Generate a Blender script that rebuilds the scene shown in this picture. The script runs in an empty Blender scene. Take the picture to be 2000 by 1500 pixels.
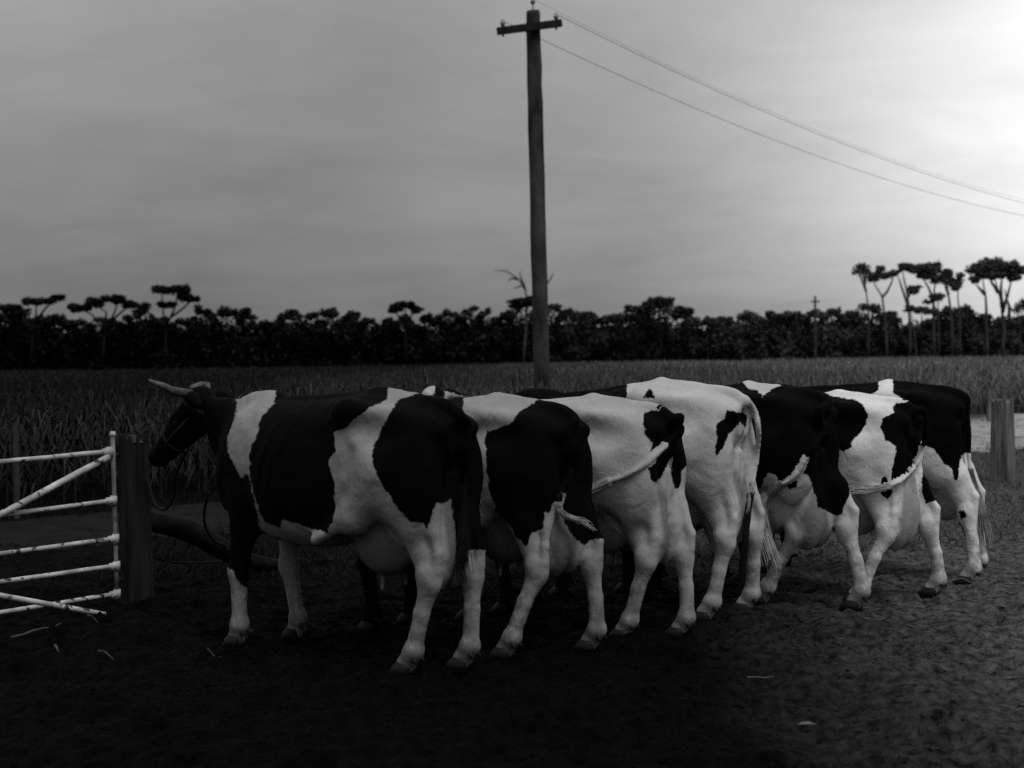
import bpy, math, random
import numpy as np
from mathutils import Matrix, Vector

random.seed(7)
RNG = np.random.default_rng(11)
SC = bpy.context.scene
COL = SC.collection
R = math.radians

# ------------------------------------------------------------------ camera
F_PX = 2600.0                      # focal length in pixels of a 2000 px wide frame
EYE = 1.55
PITCH, ROLL = 1.1, 0.83
cam_d = bpy.data.cameras.new('camera')
cam_d.sensor_width = 36.0
cam_d.lens = 36.0 * F_PX / 2000.0
cam_d.clip_start = 0.05
cam_d.clip_end = 6000
cam = bpy.data.objects.new('camera', cam_d)
COL.objects.link(cam)
CM = Matrix.Translation((0, 0, EYE)) @ Matrix.Rotation(R(90 - PITCH), 4, 'X') @ Matrix.Rotation(R(-ROLL), 4, 'Z')
cam.matrix_world = CM
cam_d.dof.use_dof = True
cam_d.dof.focus_distance = 7.6
cam_d.dof.aperture_fstop = 2.5
SC.camera = cam
RM = np.array(CM.to_3x3())
CP = np.array([0.0, 0.0, EYE])

# ------------------------------------------------------------------ light
SUN_AZ, SUN_EL = 150.0, 60.0       # azimuth to the right of the view direction, elevation
world = bpy.data.worlds.new('World')
SC.world = world
world.use_nodes = True
wn, wl = world.node_tree.nodes, world.node_tree.links
wn.clear()
def wmath(op, a, b=None, c=None):
    q = wn.new('ShaderNodeMath'); q.operation = op
    for i, v in enumerate((a, b, c)):
        if v is None: continue
        if isinstance(v, (int, float)): q.inputs[i].default_value = v
        else: wl.new(v, q.inputs[i])
    return q.outputs[0]
w_out = wn.new('ShaderNodeOutputWorld')
w_bg = wn.new('ShaderNodeBackground')
w_bg.inputs['Strength'].default_value = 0.13
sky = wn.new('ShaderNodeTexSky')
sky.sky_type = 'NISHITA'
sky.sun_disc = False
sky.sun_elevation = R(SUN_EL)
sky.sun_rotation = R(SUN_AZ)
sky.air_density = 1.0
sky.dust_density = 3.0
w_bw = wn.new('ShaderNodeRGBToBW')
wl.new(sky.outputs[0], w_bw.inputs[0])
w_tc = wn.new('ShaderNodeTexCoord')
w_sep = wn.new('ShaderNodeSeparateXYZ')
wl.new(w_tc.outputs['Generated'], w_sep.inputs[0])
up_ = wmath('MAXIMUM', w_sep.outputs['Z'], 0.0)
# cloud sheets seen on a flat deck: stretched sideways towards the horizon
dz = wmath('ADD', up_, 0.16)
cx = wmath('DIVIDE', w_sep.outputs['X'], dz); cy = wmath('DIVIDE', w_sep.outputs['Y'], dz)
w_cmb = wn.new('ShaderNodeCombineXYZ'); wl.new(cx, w_cmb.inputs[0]); wl.new(cy, w_cmb.inputs[1])
def wnoise(scale, detail, rough, dist=0.0, off=0.0, st=(1, 1, 1)):
    mp = wn.new('ShaderNodeMapping'); mp.inputs['Location'].default_value = (off, off, 0); mp.inputs['Scale'].default_value = st
    wl.new(w_cmb.outputs[0], mp.inputs[0])
    n = wn.new('ShaderNodeTexNoise'); n.inputs['Scale'].default_value = scale; n.inputs['Detail'].default_value = detail
    n.inputs['Roughness'].default_value = rough; n.inputs['Distortion'].default_value = dist
    wl.new(mp.outputs[0], n.inputs['Vector'])
    return n.outputs['Fac']
nA = wnoise(0.55, 5, 0.5, 0.4, 3.1, (1, 0.6, 1)); nB = wnoise(1.7, 8, 0.6, 0.5, 7.7, (0.8, 1, 1))
cl_ = wmath('MULTIPLY_ADD', nA, 1.1, 0.20)
cl_ = wmath('MULTIPLY_ADD', nB, 0.7, wmath('SUBTRACT', cl_, 0.1))
# overcast deck: brightest overhead, plus a share of the clear sky behind it
deck = wmath('MINIMUM', wmath('MULTIPLY_ADD', up_, 4.4, 0.58), 2.7)
base = wmath('MULTIPLY_ADD', w_bw.outputs[0], 0.02, deck)
base = wmath('MULTIPLY', base, cl_)
# the deck thins out to the right
GAZ, GEL = 28.0, 9.0
gdir = (math.sin(R(GAZ)) * math.cos(R(GEL)), math.cos(R(GAZ)) * math.cos(R(GEL)), math.sin(R(GEL)))
w_dot = wn.new('ShaderNodeVectorMath'); w_dot.operation = 'DOT_PRODUCT'
w_dot.inputs[1].default_value = gdir
wl.new(w_tc.outputs['Generated'], w_dot.inputs[0])
g1_ = wmath('POWER', wmath('MAXIMUM', w_dot.outputs['Value'], 0.0), 10.0)
g2_ = wmath('POWER', wmath('MAXIMUM', w_dot.outputs['Value'], 0.0), 42.0)
gl_ = wmath('MULTIPLY_ADD', g2_, 5.0, wmath('MULTIPLY', g1_, 1.7))
w_dotl = wn.new('ShaderNodeVectorMath'); w_dotl.operation = 'DOT_PRODUCT'      # a second, fainter thin part far to the left
w_dotl.inputs[1].default_value = (math.sin(R(-55)) * .97, math.cos(R(-55)) * .97, .24)
wl.new(w_tc.outputs['Generated'], w_dotl.inputs[0])
gl_ = wmath('MULTIPLY_ADD', wmath('POWER', wmath('MAXIMUM', w_dotl.outputs['Value'], 0.0), 8.0), 2.2, gl_)
gl_ = wmath('MULTIPLY', gl_, wmath('MULTIPLY_ADD', nB, 0.5, 0.75))
tot = wmath('ADD', base, gl_)
wl.new(tot, w_bg.inputs['Color'])
wl.new(w_bg.outputs[0], w_out.inputs['Surface'])
sdir = Vector((math.sin(R(SUN_AZ)) * math.cos(R(SUN_EL)), math.cos(R(SUN_AZ)) * math.cos(R(SUN_EL)), math.sin(R(SUN_EL))))

sun_d = bpy.data.lights.new('sun', 'SUN')
sun_d.energy = 1.15
sun_d.angle = R(20)
sun_d.color = (1, 1, 1)
sun = bpy.data.objects.new('sun', sun_d)
COL.objects.link(sun)
sun.rotation_euler = sdir.to_track_quat('Z', 'Y').to_euler()
sun.location = (0, 0, 30)

SC.view_settings.view_transform = 'Standard'
SC.view_settings.look = 'None'
SC.view_settings.exposure = 0.2
SC.view_settings.gamma = 1.0
SC.view_settings.use_curve_mapping = False
SC.render.engine = 'CYCLES'
SC.cycles.max_bounces = 6
SC.cycles.diffuse_bounces = 3
SC.cycles.use_denoising = False

# ------------------------------------------------------------------ helpers
def ray(px, py):
    d = RM @ np.array([(px - 1000) / F_PX, (750 - py) / F_PX, -1.0])
    return d / np.linalg.norm(d)

def at(px, py, Y):
    """point on the plane at distance Y ahead that is seen at (px, py) of the 2000x1500 photograph"""
    d = ray(px, py)
    return CP + d * (Y / d[1])

def on_ground(px, py, z=0.0):
    d = ray(px, py)
    return CP + d * ((z - EYE) / d[2])

def project(P):
    q = (np.asarray(P, float) - CP) @ RM
    return 1000 + F_PX * q[..., 0] / -q[..., 2], 750 - F_PX * q[..., 1] / -q[..., 2]

def tag(o, label=None, cat=None, group=None, kind=None):
    if label: o['label'] = label
    if cat: o['category'] = cat
    if group: o['group'] = group
    if kind: o['kind'] = kind
    return o

def empty(name, loc=(0, 0, 0), rz=0.0):
    o = bpy.data.objects.new(name, None)
    o.empty_display_size = 0.2
    o.location = loc
    o.rotation_euler = (0, 0, rz)
    COL.objects.link(o)
    return o

def mesh_from(name, V, Fc, mat=None, smooth=False):
    me = bpy.data.meshes.new(name)
    V = np.asarray(V, np.float32).reshape(-1, 3)
    if isinstance(Fc, np.ndarray):
        n, k = Fc.shape
        me.vertices.add(len(V)); me.vertices.foreach_set('co', V.ravel())
        me.loops.add(n * k); me.loops.foreach_set('vertex_index', Fc.astype(np.int32).ravel())
        me.polygons.add(n)
        me.polygons.foreach_set('loop_start', np.arange(n, dtype=np.int32) * k)
        me.update(calc_edges=True)
    else:
        me.from_pydata(V.tolist(), [], Fc)
        me.update()
    if mat: me.materials.append(mat)
    if smooth:
        me.polygons.foreach_set('use_smooth', np.ones(len(me.polygons), bool))
    return me

def obj(name, me, parent=None, loc=None):
    o = bpy.data.objects.new(name, me)
    COL.objects.link(o)
    if parent is not None: o.parent = parent
    if loc is not None: o.location = loc
    return o

class MB:
    """collects pieces into one mesh"""
    def __init__(s): s.V, s.F, s.n = [], [], 0
    def add(s, V, Fc):
        V = np.asarray(V, float)
        s.V.append(V); s.F += [tuple(int(i) + s.n for i in f) for f in Fc]; s.n += len(V)
    def tube(s, pts, rad, n=8, cap=True, wob=0.0, rng=random):
        P = [np.array(p, float) for p in pts]
        if not hasattr(rad, '__len__'): rad = [rad] * len(P)
        V = []
        T0 = P[1] - P[0]
        ref = np.array([0, 0, 1.0]) if abs(T0[2]) < 0.8 * np.linalg.norm(T0) else np.array([1.0, 0, 0])
        for i, p in enumerate(P):
            t = P[min(i + 1, len(P) - 1)] - P[max(i - 1, 0)]
            t /= np.linalg.norm(t) + 1e-9
            u = np.cross(t, ref); u /= np.linalg.norm(u) + 1e-9
            v = np.cross(t, u)
            for k in range(n):
                a = 2 * math.pi * k / n
                rr = rad[i] * (1 + (rng.uniform(-wob, wob) if wob else 0))
                V.append(p + (u * math.cos(a) + v * math.sin(a)) * rr)
        Fc = []
        for i in range(len(P) - 1):
            for k in range(n):
                a, b = i * n + k, i * n + (k + 1) % n
                Fc.append((a, b, b + n, a + n))
        if cap:
            Fc.append(tuple(range(n))[::-1]); Fc.append(tuple((len(P) - 1) * n + k for k in range(n)))
        s.add(V, Fc)
        return s
    def box(s, c, d, rot=None, taper=1.0):
        c = np.array(c, float); hx, hy, hz = d[0] / 2, d[1] / 2, d[2] / 2
        V = np.array([[x * hx * (taper if z > 0 else 1), y * hy * (taper if z > 0 else 1), z * hz] for z in (-1, 1) for y in (-1, 1) for x in (-1, 1)])
        if rot is not None: V = V @ np.array(rot).T
        s.add(V + c, [(0, 2, 3, 1), (4, 5, 7, 6), (0, 1, 5, 4), (2, 6, 7, 3), (0, 4, 6, 2), (1, 3, 7, 5)])
        return s
    def build(s, name, mat, parent=None, smooth=False, loc=None):
        me = mesh_from(name, np.concatenate(s.V), s.F, mat, smooth)
        return obj(name, me, parent, loc)

def vnoise2(x, y, seed=0):
    rs = np.random.default_rng(seed)
    T = rs.random((256, 256)).astype(np.float32)
    xi, yi = np.floor(x).astype(int), np.floor(y).astype(int)
    fx, fy = x - xi, y - yi
    fx, fy = fx * fx * (3 - 2 * fx), fy * fy * (3 - 2 * fy)
    g = lambda a, b: T[a & 255, b & 255]
    return (g(xi, yi) * (1 - fx) + g(xi + 1, yi) * fx) * (1 - fy) + (g(xi, yi + 1) * (1 - fx) + g(xi + 1, yi + 1) * fx) * fy

# ------------------------------------------------------------------ materials (all grey: the place is seen in black and white)
def material(name, base, var=0.25, scale=8.0, rough=0.85, bump=0.0, bscale=40.0, spec=0.25, coord='Object', stretch=(1, 1, 1), detail=6):
    m = bpy.data.materials.new(name); m.use_nodes = True
    N, L = m.node_tree.nodes, m.node_tree.links
    b = N['Principled BSDF']
    b.inputs['Roughness'].default_value = rough
    b.inputs['Specular IOR Level'].default_value = spec
    tc = N.new('ShaderNodeTexCoord'); mp = N.new('ShaderNodeMapping')
    mp.inputs['Scale'].default_value = stretch
    L.new(tc.outputs[coord], mp.inputs[0])
    n = N.new('ShaderNodeTexNoise'); n.inputs['Scale'].default_value = scale; n.inputs['Detail'].default_value = detail
    L.new(mp.outputs[0], n.inputs['Vector'])
    mr = N.new('ShaderNodeMapRange')
    mr.inputs['From Min'].default_value = 0.3; mr.inputs['From Max'].default_value = 0.7
    mr.inputs['To Min'].default_value = base * (1 - var); mr.inputs['To Max'].default_value = base * (1 + var)
    L.new(n.outputs['Fac'], mr.inputs['Value'])
    L.new(mr.outputs[0], b.inputs['Base Color'])
    if bump:
        n2 = N.new('ShaderNodeTexNoise'); n2.inputs['Scale'].default_value = bscale; n2.inputs['Detail'].default_value = 8
        L.new(mp.outputs[0], n2.inputs['Vector'])
        bp = N.new('ShaderNodeBump'); bp.inputs['Strength'].default_value = 1.0; bp.inputs['Distance'].default_value = bump
        L.new(n2.outputs['Fac'], bp.inputs['Height']); L.new(bp.outputs[0], b.inputs['Normal'])
    return m

def coat_material(name, white=0.62, black=0.004, dirt=0.5):
    """white hair where attribute patch < 0, black where > 0, ragged hair edge, mud on the lower legs"""
    m = bpy.data.materials.new(name); m.use_nodes = True
    N, L = m.node_tree.nodes, m.node_tree.links
    b = N['Principled BSDF']
    b.inputs['Roughness'].default_value = 0.8
    b.inputs['Specular IOR Level'].default_value = 0.05
    at_ = N.new('ShaderNodeAttribute'); at_.attribute_name = 'patch'
    tc = N.new('ShaderNodeTexCoord')
    mp = N.new('ShaderNodeMapping'); mp.inputs['Scale'].default_value = (1, 1, 0.45)
    L.new(tc.outputs['Object'], mp.inputs[0])
    n1 = N.new('ShaderNodeTexNoise'); n1.inputs['Scale'].default_value = 75; n1.inputs['Detail'].default_value = 3
    L.new(mp.outputs[0], n1.inputs['Vector'])
    n0 = N.new('ShaderNodeTexNoise'); n0.inputs['Scale'].default_value = 20; n0.inputs['Detail'].default_value = 3
    L.new(tc.outputs['Object'], n0.inputs['Vector'])
    def math_(op, a, bb, c=None):
        q = N.new('ShaderNodeMath'); q.operation = op
        for i, v in enumerate((a, bb, c)):
            if v is None: continue
            if isinstance(v, (int, float)): q.inputs[i].default_value = v
            else: L.new(v, q.inputs[i])
        return q.outputs[0]
    e = math_('MULTIPLY_ADD', n1.outputs['Fac'], 0.022, at_.outputs['Fac'])
    e = math_('MULTIPLY_ADD', n0.outputs['Fac'], 0.030, e)
    e = math_('SUBTRACT', e, 0.026)
    mask = N.new('ShaderNodeMapRange')
    mask.inputs['From Min'].default_value = -0.0035; mask.inputs['From Max'].default_value = 0.0035
    L.new(e, mask.inputs['Value'])
    # white coat: slight large stains, fine speckle
    n2 = N.new('ShaderNodeTexNoise'); n2.inputs['Scale'].default_value = 5.5; n2.inputs['Detail'].default_value = 6; n2.inputs['Roughness'].default_value = 0.6
    L.new(tc.outputs['Object'], n2.inputs['Vector'])
    wv = N.new('ShaderNodeMapRange')
    wv.inputs['From Min'].default_value = 0.3; wv.inputs['From Max'].default_value = 0.62
    wv.inputs['To Min'].default_value = white * 0.8; wv.inputs['To Max'].default_value = white
    L.new(n2.outputs['Fac'], wv.inputs['Value'])
    n3 = N.new('ShaderNodeTexNoise'); n3.inputs['Scale'].default_value = 130; n3.inputs['Detail'].default_value = 2
    L.new(tc.outputs['Object'], n3.inputs['Vector'])
    sp = N.new('ShaderNodeMapRange')
    sp.inputs['From Min'].default_value = 0.25; sp.inputs['From Max'].default_value = 0.5
    sp.inputs['To Min'].default_value = 0.82; sp.inputs['To Max'].default_value = 1.0
    L.new(n3.outputs['Fac'], sp.inputs['Value'])
    wc = math_('MULTIPLY', wv.outputs[0], sp.outputs[0])
    au = N.new('ShaderNodeAttribute'); au.attribute_name = 'skin'      # thin haired udder skin is darker
    us = N.new('ShaderNodeMapRange'); us.inputs['To Min'].default_value = 1.0; us.inputs['To Max'].default_value = 0.46
    L.new(au.outputs['Fac'], us.inputs['Value'])
    wc = math_('MULTIPLY', wc, us.outputs[0])
    # mud splashes, denser towards the feet
    sx = N.new('ShaderNodeSeparateXYZ'); L.new(tc.outputs['Object'], sx.inputs[0])
    n4 = N.new('ShaderNodeTexNoise'); n4.inputs['Scale'].default_value = 16; n4.inputs['Detail'].default_value = 7; n4.inputs['Roughness'].default_value = 0.68
    L.new(tc.outputs['Object'], n4.inputs['Vector'])
    hz = N.new('ShaderNodeMapRange')
    hz.inputs['From Min'].default_value = 0.02; hz.inputs['From Max'].default_value = 0.62
    hz.inputs['To Min'].default_value = 0.29; hz.inputs['To Max'].default_value = -0.05
    L.new(sx.outputs['Z'], hz.inputs['Value'])
    md = math_('ADD', n4.outputs['Fac'], hz.outputs[0])
    mk = N.new('ShaderNodeMapRange')
    mk.inputs['From Min'].default_value = 0.56; mk.inputs['From Max'].default_value = 0.74
    mk.inputs['To Max'].default_value = dirt
    L.new(md, mk.inputs['Value'])
    mx = N.new('ShaderNodeMix'); mx.data_type = 'FLOAT'
    L.new(mk.outputs[0], mx.inputs['Factor']); L.new(wc, mx.inputs['A']); mx.inputs['B'].default_value = 0.07
    my = N.new('ShaderNodeMix'); my.data_type = 'FLOAT'
    L.new(mask.outputs[0], my.inputs['Factor']); L.new(mx.outputs[0], my.inputs['A']); my.inputs['B'].default_value = black
    L.new(my.outputs[0], b.inputs['Base Color'])
    # hair and skin relief
    n5 = N.new('ShaderNodeTexNoise'); n5.inputs['Scale'].default_value = 90; n5.inputs['Detail'].default_value = 4
    mp5 = N.new('ShaderNodeMapping'); mp5.inputs['Scale'].default_value = (1, 1, 0.3)
    L.new(tc.outputs['Object'], mp5.inputs[0]); L.new(mp5.outputs[0], n5.inputs['Vector'])
    n6 = N.new('ShaderNodeTexNoise'); n6.inputs['Scale'].default_value = 14; n6.inputs['Detail'].default_value = 5; n6.inputs['Distortion'].default_value = 0.6
    L.new(tc.outputs['Object'], n6.inputs['Vector'])
    hh = math_('MULTIPLY_ADD', n6.outputs['Fac'], 3.0, n5.outputs['Fac'])
    bp = N.new('ShaderNodeBump'); bp.inputs['Distance'].default_value = 0.0022
    L.new(hh, bp.inputs['Height']); L.new(bp.outputs[0], b.inputs['Normal'])
    return m

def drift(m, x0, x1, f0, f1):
    """multiply a material's colour from f0 at world x0 to f1 at world x1 (left-to-right falloff of light painted into the colour)"""
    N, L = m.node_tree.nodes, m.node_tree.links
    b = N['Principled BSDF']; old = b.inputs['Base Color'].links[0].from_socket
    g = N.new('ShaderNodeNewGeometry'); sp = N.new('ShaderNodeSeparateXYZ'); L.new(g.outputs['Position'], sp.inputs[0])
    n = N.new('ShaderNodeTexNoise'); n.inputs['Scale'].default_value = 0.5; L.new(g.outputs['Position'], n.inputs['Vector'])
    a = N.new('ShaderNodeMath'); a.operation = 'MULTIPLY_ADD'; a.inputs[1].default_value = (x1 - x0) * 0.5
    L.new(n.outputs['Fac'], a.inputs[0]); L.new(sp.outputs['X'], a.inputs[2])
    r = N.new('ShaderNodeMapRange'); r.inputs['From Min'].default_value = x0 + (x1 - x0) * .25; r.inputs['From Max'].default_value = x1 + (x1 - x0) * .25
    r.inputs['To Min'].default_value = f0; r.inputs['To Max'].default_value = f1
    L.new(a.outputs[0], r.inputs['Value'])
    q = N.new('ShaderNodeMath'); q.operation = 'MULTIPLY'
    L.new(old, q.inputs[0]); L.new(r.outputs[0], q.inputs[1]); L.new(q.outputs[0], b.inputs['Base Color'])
M = {}
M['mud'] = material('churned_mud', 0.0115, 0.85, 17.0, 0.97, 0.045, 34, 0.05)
M['grass'] = material('dull_grass', 0.05, 0.4, 3.0, 0.8, spec=0.1)
M['stalk'] = material('trodden_stalk', 0.016, 0.8, 6.0, 0.9, spec=0.05)
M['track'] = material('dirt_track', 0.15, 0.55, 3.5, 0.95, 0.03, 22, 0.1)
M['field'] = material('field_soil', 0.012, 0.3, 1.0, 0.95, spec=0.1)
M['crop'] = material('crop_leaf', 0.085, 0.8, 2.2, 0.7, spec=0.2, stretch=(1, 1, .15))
M['darkbark'] = material('dark_bark', 0.010, 0.4, 3.0, 0.9, spec=0.1, stretch=(1, 1, 0.3))
M['leaf'] = material('eucalypt_leaf', 0.035, 0.3, 0.6, 0.6, spec=0.2)
M['scrub'] = material('dark_scrub_leaf', 0.022, 0.4, 0.4, 0.7, spec=0.1)
M['bark'] = material('pale_bark', 0.06, 0.4, 3.0, 0.9, spec=0.1, stretch=(1, 1, 0.3))
M['deadwood'] = material('dead_wood', 0.06, 0.3, 3.0, 0.9, spec=0.1)
M['pole'] = material('weathered_pole', 0.046, 0.8, 3.5, 0.9, 0.008, 30, 0.1, stretch=(1, 1, 0.35))
M['arm'] = material('dark_hardwood', 0.02, 0.3, 6, 0.9, 0.003, 40, 0.1)
M['post'] = material('split_post', 0.014, 0.8, 16.0, 0.95, 0.02, 22, 0.1, stretch=(1, 1, 0.12))
M['postgrey'] = material('grey_stump', 0.14, 0.75, 16.0, 0.95, 0.03, 22, 0.1, stretch=(1, 1, 0.10))
M['log'] = material('dark_log', 0.006, 0.6, 9.0, 0.95, 0.02, 18, 0.1)
M['gate'] = material('chipped_white_paint', 0.45, 0.45, 9.0, 0.6, 0.002, 80, 0.3)
M['stile'] = material('worn_paint', 0.17, 0.6, 12.0, 0.7, 0.002, 80, 0.2)
M['rope'] = material('old_rope', 0.010, 0.3, 60, 0.9, 0.002, 200, 0.1)
M['strap'] = material('rope_halter', 0.012, 0.4, 80, 0.9, 0.002, 200, 0.1)
M['wire'] = material('wire', 0.06, 0.2, 10, 0.6, spec=0.2)
M['insul'] = material('insulator', 0.25, 0.2, 10, 0.3, spec=0.5)
M['horn'] = material('horn', 0.065, 0.5, 18, 0.45, 0.001, 90, 0.3)
M['hoof'] = material('hoof', 0.014, 0.4, 25, 0.7, 0.001, 60, 0.2)
M['eye'] = material('eye', 0.004, 0.1, 5, 0.08, spec=0.5)
M['hair'] = material('tail_hair', 0.30, 0.6, 12, 0.75, spec=0.15)
M['hairwhite'] = material('tail_hair_white', 0.5, 0.3, 12, 0.75, spec=0.15)
M['hairdark'] = material('tail_hair_dark', 0.012, 0.3, 12, 0.75, spec=0.1)
M['straw'] = material('straw', 0.13, 0.3, 20, 0.8, spec=0.1)
M['stick'] = material('pale_stick', 0.06, 0.4, 20, 0.85, spec=0.1)

drift(M['mud'], 0.9, 3.0, 0.16, 7.4)  # brightening towards the right painted into ground, crop and leaf colours
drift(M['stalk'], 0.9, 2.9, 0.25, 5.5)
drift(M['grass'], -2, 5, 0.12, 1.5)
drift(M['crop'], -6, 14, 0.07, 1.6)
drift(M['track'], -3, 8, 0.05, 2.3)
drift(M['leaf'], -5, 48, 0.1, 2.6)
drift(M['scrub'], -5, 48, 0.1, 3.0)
# chips of dark rust on the white gate pipes
def chip(m):
    N, L = m.node_tree.nodes, m.node_tree.links
    b = N['Principled BSDF']
    old = b.inputs['Base Color'].links[0].from_socket
    tc = N.new('ShaderNodeTexCoord')
    n = N.new('ShaderNodeTexNoise'); n.inputs['Scale'].default_value = 17; n.inputs['Detail'].default_value = 6
    L.new(tc.outputs['Object'], n.inputs['Vector'])
    r = N.new('ShaderNodeMapRange'); r.inputs['From Min'].default_value = 0.58; r.inputs['From Max'].default_value = 0.63
    L.new(n.outputs['Fac'], r.inputs['Value'])
    mx = N.new('ShaderNodeMix'); mx.data_type = 'FLOAT'
    L.new(r.outputs[0], mx.inputs['Factor']); L.new(old, mx.inputs['A']); mx.inputs['B'].default_value = 0.04
    L.new(mx.outputs[0], b.inputs['Base Color'])
chip(M['gate'])

# ------------------------------------------------------------------ the ground
def ground_height(x, y):
    h = 0.05 * (vnoise2(x * 0.7, y * 0.7, 1) - 0.5) + 0.045 * (vnoise2(x * 2.6, y * 2.6, 2) - 0.5)
    f = vnoise2(x * 7, y * 7, 3); g = vnoise2(x * 15, y * 15, 4)
    h = h + 0.040 * (f - 0.5) + 0.032 * (g - 0.5) + 0.020 * (vnoise2(x * 31, y * 31, 5) - 0.5)
    return h

def grid_mesh(xs, ys, hfun):
    X, Y = np.meshgrid(xs, ys, indexing='ij')
    Z = hfun(X, Y)
    V = np.stack([X, Y, Z], -1).reshape(-1, 3)
    nx, ny = len(xs), len(ys)
    i = np.arange((nx - 1))[:, None] * ny + np.arange(ny - 1)[None, :]
    Fc = np.stack([i, i + ny, i + ny + 1, i + 1], -1).reshape(-1, 4)
    return V, Fc

far_v = [(-2500, -60, -0.12), (2500, -60, -0.12), (2500, 3500, -0.12), (-2500, 3500, -0.12)]
g0 = obj('ground', mesh_from('ground', far_v, [(0, 1, 2, 3)], M['field']))
tag(g0, kind='structure')
def edge_fade(x, y):
    return np.clip(np.minimum.reduce([x + 14, 16 - x, y + 2, 34 - y]) / 1.0, 0, 1)
def yard_h(x, y):
    near = np.clip((13 - y) / 4, 0.25, 1)
    return ground_height(x, y) * near - 0.12 * (1 - edge_fade(x, y))
PR = np.random.default_rng(91)
PRINTS = [(PR.uniform(-3.5, 5.5), PR.uniform(3.0, 10.5), PR.uniform(0, 6.28), PR.uniform(.05, .075), PR.uniform(.018, .04)) for _ in range(420)]
def yard_grid(X, Y):
    Z = yard_h(X, Y)
    xs, ys = X[:, 0], Y[0]
    for (px_, py_, a_, r_, d_) in PRINTS:         # hoof prints: sunk ovals with a pushed-up rim
        i0, i1 = np.searchsorted(xs, [px_ - .2, px_ + .2]); j0, j1 = np.searchsorted(ys, [py_ - .2, py_ + .2])
        x_, y_ = X[i0:i1, j0:j1] - px_, Y[i0:i1, j0:j1] - py_
        u_ = (x_ * math.cos(a_) + y_ * math.sin(a_)) / 1.25; v_ = -x_ * math.sin(a_) + y_ * math.cos(a_)
        q_ = np.sqrt(u_ ** 2 + v_ ** 2) / r_
        Z[i0:i1, j0:j1] += -d_ * np.exp(-(q_ / .85) ** 4) + d_ * .55 * np.exp(-((q_ - 1.35) / .35) ** 2)
    return Z
def dense(a, b, c, d, fine, coarse):
    return np.concatenate([np.arange(a, b, coarse), np.arange(b, c, fine), np.arange(c, d + coarse, coarse)])
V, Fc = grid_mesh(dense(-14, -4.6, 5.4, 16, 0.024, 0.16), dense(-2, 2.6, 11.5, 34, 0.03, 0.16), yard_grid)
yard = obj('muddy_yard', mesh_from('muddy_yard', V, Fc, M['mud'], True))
tag(yard, kind='structure')

# pale dirt track crossing behind the cows
def track_center(x): return 12.3 + (x + 4.5) * 0.80 + 0.012 * (x + 4.5) ** 2
def track_w(x): return 1.6 + 0.15 * (x + 4.5)
tx = np.arange(-13.5, 15.5, 0.12)
tv = np.linspace(-1, 1, 26)
TX, TV = np.meshgrid(tx, tv, indexing='ij')
TY = track_center(TX) + TV * np.maximum(track_w(TX), 1.0) * (1 + 0.12 * (vnoise2(TX * 1.3, TV * 0 + 3, 8) - 0.5))
TZ = yard_h(TX, np.clip(TY, -2, 34)) + 0.02 * (1 - TV ** 6) - 0.012
keep = np.stack([TX, TY, TZ], -1).reshape(-1, 3)
i = np.arange(len(tx) - 1)[:, None] * 26 + np.arange(25)[None, :]
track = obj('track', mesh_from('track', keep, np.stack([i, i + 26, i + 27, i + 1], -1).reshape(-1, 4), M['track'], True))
tag(track, kind='structure')

# loose crumbs and clods of mud
def rock_cloud(n, xr, yr, smin, smax, seed):
    rs = np.random.default_rng(seed)
    base = np.array([[1, 0, 0], [-1, 0, 0], [0, 1, 0], [0, -1, 0], [0, 0, 1], [0, 0, -.4]], float)
    fc = np.array([[0, 2, 4], [2, 1, 4], [1, 3, 4], [3, 0, 4], [2, 0, 5], [1, 2, 5], [3, 1, 5], [0, 3, 5]])
    x = rs.uniform(*xr, n); y = yr[0] + (yr[1] - yr[0]) * rs.random(n) ** 1.5
    keep_ = np.abs(x) < 0.52 * y + 1.2
    x, y = x[keep_], y[keep_]; n = len(x)
    s = smin + (smax - smin) * rs.random(n) ** 5
    a = rs.uniform(0, 6.28, n)
    sc = rs.uniform(0.5, 1.2, (n, 6, 1))
    P = base[None] * sc * s[:, None, None]
    P[:, :, 2] *= 0.55
    P += rs.normal(size=P.shape) * s[:, None, None] * 0.22
    c, sn = np.cos(a)[:, None], np.sin(a)[:, None]
    X = P[:, :, 0] * c - P[:, :, 1] * sn + x[:, None]
    Y = P[:, :, 0] * sn + P[:, :, 1] * c + y[:, None]
    Z = P[:, :, 2] + (yard_h(x, y) - s * .12)[:, None]
    V = np.stack([X, Y, Z], -1).reshape(-1, 3)
    Fc = (fc[None] + (np.arange(n) * 6)[:, None, None]).reshape(-1, 3)
    return V, Fc
V, Fc = rock_cloud(60000, (-6, 7.5), (2.6, 12), 0.003, 0.017, 21)
tag(obj('mud_clods', mesh_from('mud_clods', V, Fc, M['mud'], True)), 'dark crumbs and clods of trampled mud all over the yard', 'mud', kind='stuff')

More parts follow.
